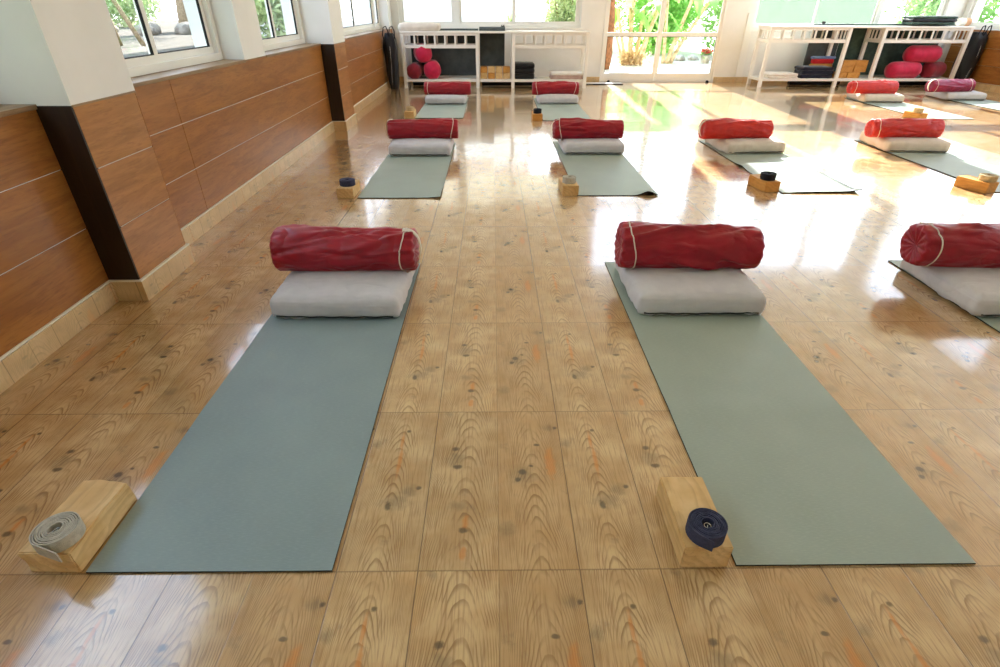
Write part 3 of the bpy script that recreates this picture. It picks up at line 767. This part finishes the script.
def round_bolster(name, label, matn, loc, rz, L, R, seed, group):
    mb = MB(); N = 26; prof = []
    for i in range(N+1):
        a = i/N; x = (a-.5)*L; q = abs(2*a-1); rr = R*(1-max(0., (q-.55)/.45)**2.6)**.5 if q < 1 else 0.
        prof.append((x, max(rr, .002)))
    def fn(u, v):
        x, r = prof[round(v*N)]; th = u*2*PI
        r *= 1+.025*math.sin(9*th+seed)*(abs(2*x/L))**2+.04*noise.noise(Vector((x*8+seed, math.cos(th)*1.5, math.sin(th)*1.5)))
        z = r*math.sin(th); z = max(z, -R*.9)
        return (x, r*math.cos(th), z+R*.9)
    mb.grid(fn, 40, N, True)
    o = mb.build(name, M[matn], None, True, loc=loc, rotz=rz)
    return tag(o, label, 'bolster', group)
g = 'magenta bolsters on the left rack'
round_bolster('round_bolster', 'maroon round bolster, lower left of the three on the left rack', 'maroon', (-1.335, 9.27, SH), PI/2-.1, .44, .125, 1, g)
round_bolster('round_bolster', 'magenta round bolster, lower right of the three on the left rack', 'mag', (-1.048, 9.26, SH), PI/2+.1, .44, .145, 2, g)
round_bolster('round_bolster', 'bright pink round bolster on top of two others on the left rack', 'mag', (-1.19, 9.24, SH+.248), PI/2+.25, .42, .142, 3, g)
g = 'magenta bolsters on the right rack'
round_bolster('round_bolster', 'magenta bolster lying full length at the front of right rack shelf', 'mag', (7.14, 9.37, SH), .05, .60, .135, 4, g)
round_bolster('round_bolster', 'dark red bolster at the right end of right rack shelf', 'maroon', (7.72, 9.44, SH), .35, .42, .13, 5, g)
round_bolster('round_bolster', 'magenta bolster resting on top of the two lower ones on the right rack', 'mag', (7.40, 9.40, SH+.243), -.06, .60, .135, 6, g)

def folded(name, label, cat, loc, w, d, layers, seed, rz=0., group=None):
    """stack of folded cloth: each layer a soft slab with a rounded fold at the front"""
    t = thing(name, label, cat, loc, rz, group); z = 0.
    for i, (h, mn) in enumerate(layers):
        me = rbox(w*(1-.02*((i*7+seed) % 3)), d*(1-.02*((i*5+seed) % 3)), h, h*.42, seed+i*1.3, n=14, puff=.004 if i == len(layers)-1 else 0., wr=.004, side=.003)
        me.materials.append(M[mn]); o = bpy.data.objects.new('fold', me); C.objects.link(o); o.parent = t; o.location = (.006*math.sin(i*2+seed), .004*math.cos(i*3+seed), z); z += h
    return t
# left rack load
k = 0
nm = [('leftmost', 0), ('second from left', 1), ('third from left', 2), ('rightmost', 3)]
for r_, rowname in ((0, 'lower'), (1, 'upper')):
    for cname, c_ in nm:
        make_block((-.165+c_*.128, 9.12+.006*((c_+r_) % 2), SH+.001+r_*.091), 0., '%s block of the %s row in the pale block pile on left rack' % (cname, rowname), 'pine2' if (c_+r_) % 3 == 1 else 'pine', .117, .23, .088, group='pine blocks piled on the left rack')
folded('folded_blanket', 'thick black folded blanket stack on the left rack shelf', 'blanket', (.515, 9.26, SH), .36, .36, [(.085, 'black'), (.08, 'black'), (.07, 'black')], 2)
folded('folded_blanket', 'white folded blanket with pinkish lower layers at the right end of left rack', 'blanket', (1.245, 9.24, SH), .56, .34, [(.03, 'rose'), (.032, 'rose'), (.034, 'white')], 4)
me = rbox(.66, .36, .10, .045, 5.5, n=22, puff=.012, wr=.004); me.materials.append(M['cream'])
o = bpy.data.objects.new('floor_cushion', me); C.objects.link(o); o.location = (-1.21, 9.24, .846); tag(o, 'off-white cushion lying on top of the left rack', 'cushion')

def drape(name, label, matn, x0, x1, ytop0, yback, ztop, zbot, th, seed, segs=None):
    """thick foam mat lying on the rack top and hanging down behind its back legs; segs = [(x0,x1,zbot)]"""
    mb = MB(); segs = segs or [(x0, x1, zbot)]
    prof = []
    for (a, b, zb) in segs:
        path = [(ytop0, ztop)]+[(ytop0+(yback-ytop0-.02)*k/5, ztop) for k in range(1, 6)]+[(yback-.006, ztop-.006), (yback, ztop-.03)]+[(yback, ztop-.03-(ztop-.03-zb)*k/10) for k in range(1, 11)]
        n = len(path)-1
        def nrm(i):
            p, q = path[max(i-1, 0)], path[min(i+1, n)]; dy, dz = q[0]-p[0], q[1]-p[1]; l = math.hypot(dy, dz); return (-dz/l, dy/l)
        def f(off):
            def g_(u, v):
                i = round(v*n); y, z = path[i]; ny, nz = nrm(i); x = a+(b-a)*u
                wv = .006*noise.noise(Vector((x*3+seed, z*5, y*3)))+(.004*math.sin(z*38+x*2) if i > 7 else 0)
                return (x, y+ny*(off+wv), z+abs(nz)*(off+max(wv, 0)))
            return g_
        b0, cu = mb.grid(f(0.), 12, n); b1, _ = mb.grid(f(th), 12, n)
        for e in ([j*cu for j in range(n+1)], [j*cu+12 for j in range(n+1)], list(range(cu)), [n*cu+i for i in range(cu)]):
            for q in range(len(e)-1): mb.f.append((b0+e[q], b0+e[q+1], b1+e[q+1], b1+e[q])); mb.mi.append(0)
    o = mb.build(name, M[matn], None, True, angle=.7); return tag(o, label, 'mat')
drape('draped_foam_mat', 'dark slate foam mat draped behind the magenta bolsters of left rack', 'slate', -1.42, -.26, LY0+.20, LY1+.012, .8475, .15, .022, 1)
drape('draped_foam_mat', 'blue-slate foam mat hanging above the pale block pile of left rack', 'slate', -.235, .19, LY0+.14, LY1+.012, .8475, .30, .05, 2)
drape('draped_foam_mat', 'dark grey foam mat hanging behind the navy blankets of right rack', 'slate', 5.56, 6.08, RY0+.25, RY1+.012, .9275, .17, .022, 3)
drape('draped_foam_mat', 'dark green foam mat hanging behind the magenta bolsters of right rack', 'dgreen', 6.10, 7.86, RY0+.25, RY1+.012, .9275, .15, .022, 4)
# straps clipped on the mat rolls
mb = MB(); mb.box(-.03, .03, -.03, .03, 0, .012).box(-.024, -.008, -.02, .02, .012, .03).box(.008, .024, -.02, .02, .012, .03)
o = mb.build('clip', M['black'], None, bevel=.003, loc=(.155, 9.30, .9005)); tag(o, 'small black clip on the blue-slate mat on top of left rack', 'clip')
mb = MB(); mb.tube([(-.025, 0, .02), (.025, 0, .02)], .018, 10)
mb.box(-.01, .01, -.02, .02, 0, .035)
o = mb.build('clip', M['black'], None, bevel=.003, loc=(5.60, 9.52, .9505)); tag(o, 'small black clip on the dark mat on top of right rack', 'clip')

# right rack load
folded('folded_blanket', 'dark navy folded blankets on the right rack shelf', 'blanket', (5.60, 9.42, SH), .56, .34, [(.062, 'navy'), (.058, 'navy'), (.05, 'navy')], 6)
folded('folded_towel', 'white folded towel at the left end of right rack shelf', 'towel', (4.99, 9.40, SH), .54, .36, [(.035, 'white'), (.04, 'white')], 8)
for i, (x, y, z, rz) in enumerate(((6.06, 9.30, 0, .02), (6.28, 9.30, 0, .0), (6.16, 9.33, .091, .03), (6.38, 9.33, .091, .0), (6.17, 9.34, .182, .02), (6.385, 9.34, .182, .0))):
    lv = ('bottom', 'middle', 'top')[i//2]; lr = ('left', 'right')[i % 2]
    make_block((x-.02, y, SH+.001+z), rz, '%s %s golden block in the pile on the right rack' % (lv, lr), 'pine2', .21, .13, .09, group='golden blocks piled on the right rack')
folded('folded_cloth', 'small stack of tan, red and light blue cloth behind the navy blankets', 'cloth', (5.83, 9.645, SH+.001), .40, .105, [(.13, 'tan'), (.07, 'tan'), (.075, 'scarlet'), (.035, 'blue')], 3)
folded('folded_blanket', 'dark green folded blanket on top of the right rack', 'blanket', (7.30, 9.40, .9495), .74, .30, [(.034, 'dgreen'), (.05, 'black'), (.032, 'dgreen')], 5)
t = thing('rolled_towel', 'white and peach rolled towel at the right end of right rack top', 'towel', (7.86, 9.42, .926), .1)
mb = MB(); mb.tube([(-.05+.24*k/8, 0, .058) for k in range(9)], [.05, .056, .058, .058, .058, .058, .058, .056, .05], 24); mb.build('roll', M['white'], t, True, angle=.8)
mb = MB(); mb.tube([(.06+.09*k/4, 0, .058) for k in range(5)], .0592, 24, False); mb.build('band', M['peach'], t, True)
# dark rolls on the floor beneath the racks, mostly added to deepen shadow there
def roll(name, label, loc, L, R, matn, rz=0.):
    t = thing(name, label, 'mat', loc, rz, 'dark rolled mats on the floor under the racks')
    mb = MB(); pts = []
    for i in range(161):
        a = i/160*5*2*PI; r = .008+(R-.008)*i/160; pts.append((r*math.cos(a), R+r*math.sin(a)))
    n = len(pts); th = R/5*.8
    for x in (-L/2, L/2):
        for i, (y, z) in enumerate(pts):
            r = math.hypot(y, z-R) or 1; mb.v += [(x, y, z), (x, y*(1-th/max(r, th)), R+(z-R)*(1-th/max(r, th)))]
    for i in range(n-1):
        a, b = 2*i, 2*n+2*i
        for q in ((a, a+2, b+2, b), (a+1, b+1, b+3, a+3), (a, a+1, a+3, a+2), (b, b+2, b+3, b+1)): mb.f.append(q); mb.mi.append(0)
    mb.build('roll', M[matn], t, True, angle=.8)
    for sx in (-.25, .25):
        s_ = MB(); s_.tube([(L*sx, (R+.001)*math.cos(2*PI*k/24), R+(R-.001)*math.sin(2*PI*k/24)) for k in range(25)], .003, 6, False)
        s_.build('tie', M['webblack'], t, True)
roll('rolled_mat', 'added black roll standing in for shadow under the left end of left rack', (-1.02, 9.38, .003), .78, .044, 'black')
roll('rolled_mat', 'black rolled mat on the floor under the block pile of left rack', (.32, 9.36, .003), 1.05, .044, 'black')
roll('rolled_mat', 'added black roll standing in for shadow under the navy blankets of right rack', (5.72, 9.52, .003), .9, .044, 'black')
roll('rolled_mat', 'added black roll standing in for shadow under the magenta bolsters of right rack', (7.15, 9.50, .003), 1.3, .044, 'black')

# black carry bags in the two corners
def bag(label, loc, rz, H_, W_, D_, lean, seed, hooks=True):
    t = thing('carry_bag', label, 'bag', loc, rz); mb = MB()
    def fn(u, v):
        th = u*2*PI; c, s_ = math.cos(th), math.sin(th); z = v*H_
        w = W_*(.62+.42*math.sin(min(v*1.15, 1)*PI*.75))*(1 if v < .9 else 1-(v-.9)*3.2); d = D_*(.7+.3*math.sin(v*PI))*(1 if v < .9 else 1-(v-.9)*3.)
        k = .02*noise.noise(Vector((c*2+seed, s_*2, z*4)))+.008*math.sin(th*5+z*7)
        return (math.copysign(abs(c)**.7, c)*(w/2+k)+lean*z, math.copysign(abs(s_)**.7, s_)*(d/2+k*.6), z+.002)
    b, cu = mb.grid(fn, 36, 28, True)
    mb.f.append(tuple(b+28*cu+i for i in range(cu))); mb.f.append(tuple(b+i for i in reversed(range(cu)))); mb.mi += [0, 0]
    mb.build('body', M['black'], t, True, angle=1.)
    for sx in (-.05, .05):
        s_ = MB(); x0 = lean*H_+sx
        s_.tube([(x0-.03, -D_*.2, H_*.86), (x0-.04, -D_*.34, H_*.98), (x0-.02, -D_*.36, H_*1.10), (x0+.02, -D_*.34, H_*1.12), (x0+.045, -D_*.3, H_*1.04), (x0+.04, -D_*.25, H_*.9)], .008, 8)
        s_.build('strap', M['webblack'], t, True)
    z = MB(); z.tube([(lean*H_*v-.03*(1-v)+.02*math.sin(v*3), -D_*(.36+.15*math.sin(v*PI)), H_*v) for v in [.08+.7*k/12 for k in range(13)]], .004, 6); z.build('zip', M['steel'], t, True)
    return t
bag('tall black carry bag leaning in the left corner beside the rack', (-1.655, 8.92, 0), 0., .82, .20, .24, -.02, 1)
bag('tall black carry bag hanging between right rack and panelled wall', (8.125, 9.30, 0), 0., .84, .25, .34, .03, 2)

# doormat, stoppers
mb = MB(); mb.cur = 0; mb.box(-.46, .46, -.12, .12, 0.001, .012); mb.cur = 1; mb.box(-.46, .46, -.128, -.12, 0.001, .014)
o = mb.build('doormat', [M['doormat'], M['gasket']], None, bevel=.002, loc=(1.86, 9.70, 0)); tag(o, 'pale doormat with dark edge on floor left of glass door', 'doormat')
for x, lb in ((2.12, 'small black door stopper at the left foot of the glass door'), (3.95, 'small black door stopper at the right foot of the glass door')):
    mb = MB(); mb.tube([(0, 0, 0), (0, 0, .012), (0, 0, .03), (0, 0, .036)], [.028, .028, .02, .008], 16); o = mb.build('door_stopper', M['gasket'], None, True, loc=(x, 9.92, 0.0005)); tag(o, lb, 'door stopper', 'door stoppers')

# ------------------------------------------------------------------ garden
def foliage(name, parent, matn, cx, cy, cz, rx, ry, rz, n, size, seed, flat=.4):
    r = random.Random(seed); mb = MB()
    for i in range(n):
        while True:
            p = Vector((r.uniform(-1, 1), r.uniform(-1, 1), r.uniform(-1, 1)))
            if p.length <= 1: break
        p = p*(.55+.45*r.random()) if r.random() < .4 else p
        q = 1+.35*noise.noise(p*2.2+Vector((seed, 0, 0)))
        c = Vector((cx+p.x*rx*q, cy+p.y*ry*q, cz+p.z*rz*q))
        d = Vector((r.uniform(-1, 1), r.uniform(-1, 1), r.uniform(-.7, .9))).normalized(); s_ = d.cross(Vector((r.uniform(-1, 1), r.uniform(-1, 1), r.uniform(-1, 1)))).normalized()
        nn = d.cross(s_); L = size*r.uniform(.7, 1.3); W = L*flat
        b = len(mb.v); mb.v += [tuple(c), tuple(c+d*L*.5+s_*W*.5+nn*W*.15), tuple(c+d*L), tuple(c+d*L*.5-s_*W*.5+nn*W*.15)]
        mb.f += [(b, b+1, b+2), (b, b+2, b+3)]; mb.mi += [0, 0]
    return mb.build(name, M[matn], parent, fix=False)
def shrub(label, x, y, rx, ry, h, matn, n, size, seed, group='shrubs in the garden'):
    t = thing('shrub', label, 'shrub', (x, y, -.02), 0., group)
    mb = MB(); r = random.Random(seed)
    for k in range(6):
        a = r.random()*6.28; mb.tube([(0, 0, 0), (.2*rx*math.cos(a), .2*ry*math.sin(a), h*.4), (.55*rx*math.cos(a), .55*ry*math.sin(a), h*.8)], [.03, .02, .008], 6)
    mb.build('stems', M['bark'], t, True)
    foliage('foliage', t, matn, 0, 0, h*.47, rx, ry, h*.5, n, size, seed); return t
def banana(label, x, y, stems, seed, hmax=1.55):
    t = thing('banana_plant', label, 'plant', (x, y, -.02), 0., 'banana plants outside the door'); r = random.Random(seed)
    for k, (dx, dy, lean_x, lean_y, rad) in enumerate(stems):
        h = hmax*r.uniform(.75, 1.0); pts = [(dx+lean_x*(q/7)**1.15*h, dy+lean_y*(q/7)*h, q/7*h) for q in range(8)]
        mb = MB(); mb.tube(pts, [rad*(.9-.045*q) for q in range(8)], 10); mb.build('stem', M['stemc'], t, True)
        top = Vector(pts[-1])
        for j in (1, 3, 5):
            a = r.random()*6.28; L = r.uniform(.5, .8) if j < 5 else r.uniform(.3, .4); el = r.uniform(-.3, .6); lf = MB(); dirv = Vector((math.cos(a), math.sin(a), 0)); sd = Vector((-math.sin(a), math.cos(a), 0))
            z0 = top.z if j < 5 else top.z*.55
            base = Vector((top.x, top.y, z0)) if j < 5 else Vector(pts[4])
            def fn(u, v, base=base, dirv=dirv, sd=sd, L=L, el=el):
                w = .17*L*math.sin(min(1, v*1.02)*PI)**.6; s_ = (u-.5)*2
                return base+dirv*(v*L)+Vector((0, 0, el*v*L-.75*v*v*L-abs(s_)*.10*w-.02*math.sin(v*40)*abs(s_)))+sd*(s_*w)
            lf.grid(fn, 6, 14); lf.build('leaf', M['leaf'] if r.random() < .8 else M['dry'], t, True, fix=False)
    return t
banana('clump of banana stems seen through the left leaf of the glass door', 3.35, 13.6, [(0, 0, -.12, .05, .06), (.12, .05, .06, .05, .055), (-.12, .08, -.28, .0, .05), (.22, -.06, .20, .02, .05), (-.02, .2, .0, .1, .06), (.10, -.12, .34, -.05, .045), (-.2, -.05, -.42, .0, .04)], 1)
banana('pair of leaning banana stems seen through the right leaf of the glass door', 4.35, 14.0, [(0, 0, .30, .02, .06), (.10, .05, .55, .0, .055), (-.08, .05, -.06, .05, .05)], 2)
# dead fronds and stump fibres at the clump's foot
foliage('dry_litter', None, 'dry', 3.35, 13.6, .12, .36, .26, .15, 420, .16, 9, .22)
o = bpy.data.objects['dry_litter']; tag(o, 'dry fallen leaves heaped around the banana stems', 'leaves'); o['kind'] = 'stuff'
t = thing('palm_tree', 'thick brown palm trunk at the left of the glass door', 'tree', (2.47, 12.6, -.02))
mb = MB(); mb.tube([(0.02*math.sin(k), 0, k*.32) for k in range(26)], [.17+.02*(k % 2) for k in range(26)], 14); mb.build('trunk', M['palmbark'], t, True)
r = random.Random(5)
for k in range(14):
    a = k*.449*PI; mb = MB(); d = Vector((math.cos(a), math.sin(a), 0)); s_ = Vector((-math.sin(a), math.cos(a), 0))
    mid_ = [Vector((0, 0, 8.0))+d*(2.0*q)+Vector((0, 0, .9*q-1.5*q*q)) for q in [i/12 for i in range(13)]]
    mb.tube(mid_, .018, 6)
    for i in range(1, 13):
        for sg in (-1, 1):
            b = len(mb.v); p = mid_[i]; e = p+s_*sg*.5*(1-i/16)+d*.25+Vector((0, 0, -.18)); mb.v += [tuple(p), tuple(p+d*.05), tuple(e)]; mb.f.append((b, b+1, b+2)); mb.mi.append(0)
    mb.build('frond', M['leaf'], t, fix=False)
# pale house added to dim the sky glare mirrored in the floor
t = thing('house', 'pale house added to dim sky glare, far beyond the back-left window', 'house', (-4., 25., -.02))
mb = MB(); mb.box(-6., 5.6, 0, 6., 0, 5.2); mb.build('wall', M['paint'], t)
mb = MB(); mb.box(-6.3, 5.9, -.3, 6.3, 5.2, 5.45); mb.build('roof', M['terracotta'], t, bevel=.02)
for wx in (-4., -.6, 2.8):
    mb = MB(); mb.box(wx, wx+1.2, -.03, .05, 2.2, 3.6); wn = mb.build('window', M['alu'], t)
    MB().box(wx+.1, wx+1.1, -.034, -.028, 2.3, 3.5).build('pane', M['glass'], wn)
# garden rocks
def rock(x, y, s, seed, label, grp, mt='rock'):
    bm = bmesh.new(); bmesh.ops.create_icosphere(bm, subdivisions=3, radius=1.)
    for v in bm.verts:
        v.co *= 1+.35*noise.noise(v.co*1.4+Vector((seed, 0, 0))); v.co.z = max(v.co.z*.7, -.25); v.co *= s
    bmesh.ops.translate(bm, vec=(0, 0, .24*s), verts=bm.verts)
    me = bpy.data.meshes.new('rock'); bm.to_mesh(me); bm.free(); me.polygons.foreach_set('use_smooth', [True]*len(me.polygons)); me.materials.append(M[mt])
    o = bpy.data.objects.new('garden_rock', me); C.objects.link(o); o.location = (x, y, -.02); return tag(o, label, 'rock', grp)
r = random.Random(3)
for k in range(5):
    rock(1.75+k*.235+r.uniform(-.01, .01), 13.9-.02*k+r.uniform(-.05, .05), r.uniform(.085, .10), k, 'pale border rock in the row left of the banana clump', 'border rocks left of the banana clump')
for k in range(10):
    rock(4.9+k*.42, 14.9+r.uniform(-.1, .1), r.uniform(.12, .165), 20+k, 'pale border rock in the row right of the banana stems', 'border rocks right of the banana stems')
t = thing('potted_flower', 'red flowers in a small pot at the right side of glass door view', 'plant', (5.34, 14.1, -.02))
mb = MB(); mb.tube([(0, 0, 0), (0, 0, .08), (0, 0, .16), (0, 0, .18)], [.09, .11, .12, .13], 20); mb.build('pot', M['rock'], t, True, angle=.6)
foliage('leaves', t, 'leaf2', 0, 0, .22, .13, .13, .08, 140, .08, 7); foliage('blossoms', t, 'flower', 0, 0, .27, .15, .15, .06, 130, .055, 8, .8)
# hedge shrubs
sh = [(3.4, 20.0, 1.05, .9, 3.4), (5.7, 19.0, 1.05, .9, 3.2), (7.9, 18.0, 1.05, .9, 3.4), (10.1, 17.2, 1.05, .9, 3.2), (12.3, 16.0, 1.05, .9, 3.4), (13.6, 13.8, .95, 1.0, 3.2), (13.8, 11.5, .95, 1.0, 3.0), (13.8, 9.2, .95, 1.0, 2.8), (4.75, 16.9, 1.0, .8, 2.9), (6.85, 16.2, 1.0, .8, 3.0), (8.95, 15.2, 1.0, .8, 3.0), (11.0, 14.0, 1.0, .8, 3.0), (2.7, 18.0, .7, .7, 2.6)]
for i, (x, y, rx, ry, h) in enumerate(sh):
    shrub('tall green hedge shrub beyond the glass door and right windows', x, y, rx, ry, h, 'leaf2' if i % 2 else 'leaf', 5200, .17, 30+i)
shrub('pale green shrub outside the right pane of the back-left window', 1.6, 12.9, .55, .6, 1.9, 'leaf3', 2600, .13, 51)
t = thing('spiky_plant', 'spiky yucca outside the middle pane of the back-left window', 'plant', (.40, 13.6, -.02))
r = random.Random(8)
for k in range(26):
    a = r.random()*6.28; el = r.uniform(.3, 1.4); d = Vector((math.cos(a)*math.cos(el), math.sin(a)*math.cos(el), math.sin(el))); s_ = Vector((-math.sin(a), math.cos(a), 0)); L = r.uniform(.6, .95); b0 = Vector((0, 0, .75))
    mb = MB(); mb.grid(lambda u, v: b0+d*(v*L)+s_*((u-.5)*.06*(1-v)**.7)+Vector((0, 0, -.2*v*v*L)), 2, 6); mb.build('blade', M['leaf3'], t, True, fix=False)
mb = MB(); mb.tube([(0, 0, 0), (0.02, 0, .4), (0, 0, .78)], .06, 8); mb.build('stem', M['bark'], t, True)
# trees and rocks seen from the left windows
def tree(label, x, y, trunks, h, seed, crown):
    t = thing('garden_tree', label, 'tree', (x, y, -.02), 0., 'trees outside the left windows')
    for (dx, lean, rad) in trunks:
        mb = MB(); mb.tube([(dx+lean*q+.06*math.sin(q*1.3+seed), .03*math.sin(q), q*h/6) for q in range(7)], [rad*(1.3-.1*q) for q in range(7)], 12); mb.build('trunk', M['bark'], t, True)
    foliage('crown', t, 'leaf3', 0, 0, h+.6, crown, crown, crown*.7, 2600, .3, seed); return t
tree('slim tree outside the left pane of the nearest left window', -13.2, 20.4, [(0, -.04, .12), (.9, -.26, .06)], 4.5, 2, 2.2)
tree('thick forked tree outside the right pane of the nearest left window', -16.2, 33.5, [(-.6, .1, .52), (1.0, -.22, .42)], 5.5, 3, 3.2)
r = random.Random(12)
for k in range(26):
    rock(-24+k*.74+r.uniform(-.1, .1), 23.5+.6*k+(1.3 if k % 2 else -.9), r.uniform(.42, .6), 60+k, 'pale boulder in the rockery outside the left windows', 'boulders outside the left windows', 'boulder')
shrub('unseen leafy shrub added to block sky at the window nearest the camera on the left', -3.9, -.7, 1.3, 2.2, 3.8, 'leaf3', 8000, .16, 95, 'shrubs outside the left windows')  # added out of view to cut the sky light and tint it green
for i, (x, y) in enumerate(((-12, 41), (-7.0, 35), (-7.8, 21.0), (-24, 40))):
    shrub('dusty shrub far outside the left windows', x, y, 2.4, 1.6, 3.0, 'leaf3', 3200, .3, 80+i, 'shrubs outside the left windows')

# ------------------------------------------------------------------ light
w = bpy.data.worlds.new('sky'); S.world = w; w.use_nodes = True
nt = w.node_tree; nt.nodes.clear()
tc = nt.nodes.new('ShaderNodeTexCoord'); sx = nt.nodes.new('ShaderNodeSeparateXYZ'); nt.links.new(tc.outputs['Generated'], sx.inputs[0])
ramp = nt.nodes.new('ShaderNodeValToRGB'); nt.links.new(sx.outputs[2], ramp.inputs[0])
ramp.color_ramp.elements[0].position = 0.; ramp.color_ramp.elements[0].color = (.92, .95, 1., 1.)
ramp.color_ramp.elements[1].position = .8; ramp.color_ramp.elements[1].color = (.50, .68, .95, 1.)
sky = ramp
bg = nt.nodes.new('ShaderNodeBackground'); bg.inputs[1].default_value = 4.8
out = nt.nodes.new('ShaderNodeOutputWorld'); nt.links.new(sky.outputs[0], bg.inputs[0]); nt.links.new(bg.outputs[0], out.inputs[0])
sun = bpy.data.lights.new('sun', 'SUN'); sun.energy = 26.; sun.angle = math.radians(.55); sun.color = (1., .97, .93)
so = bpy.data.objects.new('sun', sun); C.objects.link(so)
el = math.radians(29.5); d = Vector((-.04, -math.cos(el), -math.sin(el)))
so.rotation_euler = d.to_track_quat('-Z', 'Y').to_euler(); so.location = (4, 20, 12)
def portal(loc, sx, sy, dirv):
    l = bpy.data.lights.new('window_portal', 'AREA'); l.shape = 'RECTANGLE'; l.size = sx; l.size_y = sy; l.cycles.is_portal = True
    o = bpy.data.objects.new('window_portal', l); C.objects.link(o); o.location = loc; o.rotation_euler = Vector(dirv).to_track_quat('-Z', 'Z').to_euler()
portal(((WB0+WB1)/2, YB+.2, 1.66), WB1-WB0, 1.6, (0, -1, 0)); portal(((D0+D1)/2, YB+.2, 2.1), D1-D0, 4.3, (0, -1, 0)); portal(((WR0+WR1)/2, YB+.2, 2.55), WR1-WR0, 3.4, (0, -1, 0))
portal((-2.1, 2.665, 1.65), 1.7, 1.6, (1, 0, 0)); portal((-2.1, 4.65, 1.65), 1.6, 1.6, (1, 0, 0)); portal((-2.1, 7.8, 1.65), 3.8, 1.6, (1, 0, 0)); portal((-2.1, .1, 1.65), 2.7, 1.6, (1, 0, 0))
portal((XR+.2, 4.97, 2.56), 9.9, 3.4, (-1, 0, 0))

# ------------------------------------------------------------------ camera
cam = bpy.data.cameras.new('camera'); co = bpy.data.objects.new('camera', cam); C.objects.link(co)
f, p, yaw, roll = 527.98, .5542, .0130, .0028
cam.sensor_fit = 'HORIZONTAL'; cam.sensor_width = 36.; cam.lens = f/1000*36.; cam.clip_start = .05; cam.clip_end = 300
fw = Vector((math.sin(yaw)*math.cos(p), math.cos(yaw)*math.cos(p), -math.sin(p))); rt = Vector((math.cos(yaw), -math.sin(yaw), 0)); up = rt.cross(fw)
r2 = rt*math.cos(roll)+up*math.sin(roll); u2 = -rt*math.sin(roll)+up*math.cos(roll)
co.matrix_world = Matrix(((r2.x, u2.x, -fw.x, -.0095), (r2.y, u2.y, -fw.y, -.8011), (r2.z, u2.z, -fw.z, 1.1838), (0, 0, 0, 1)))
S.camera = co
S.view_settings.view_transform = 'Standard'; S.view_settings.look = 'None'; S.view_settings.gamma = 1.; S.view_settings.use_curve_mapping = False
S.view_settings.exposure = .05
S.cycles.use_denoising = True; S.cycles.max_bounces = 10; S.cycles.diffuse_bounces = 6; S.cycles.transparent_max_bounces = 16
S.cycles.sample_clamp_indirect = 8.; S.cycles.caustics_reflective = False; S.cycles.caustics_refractive = False
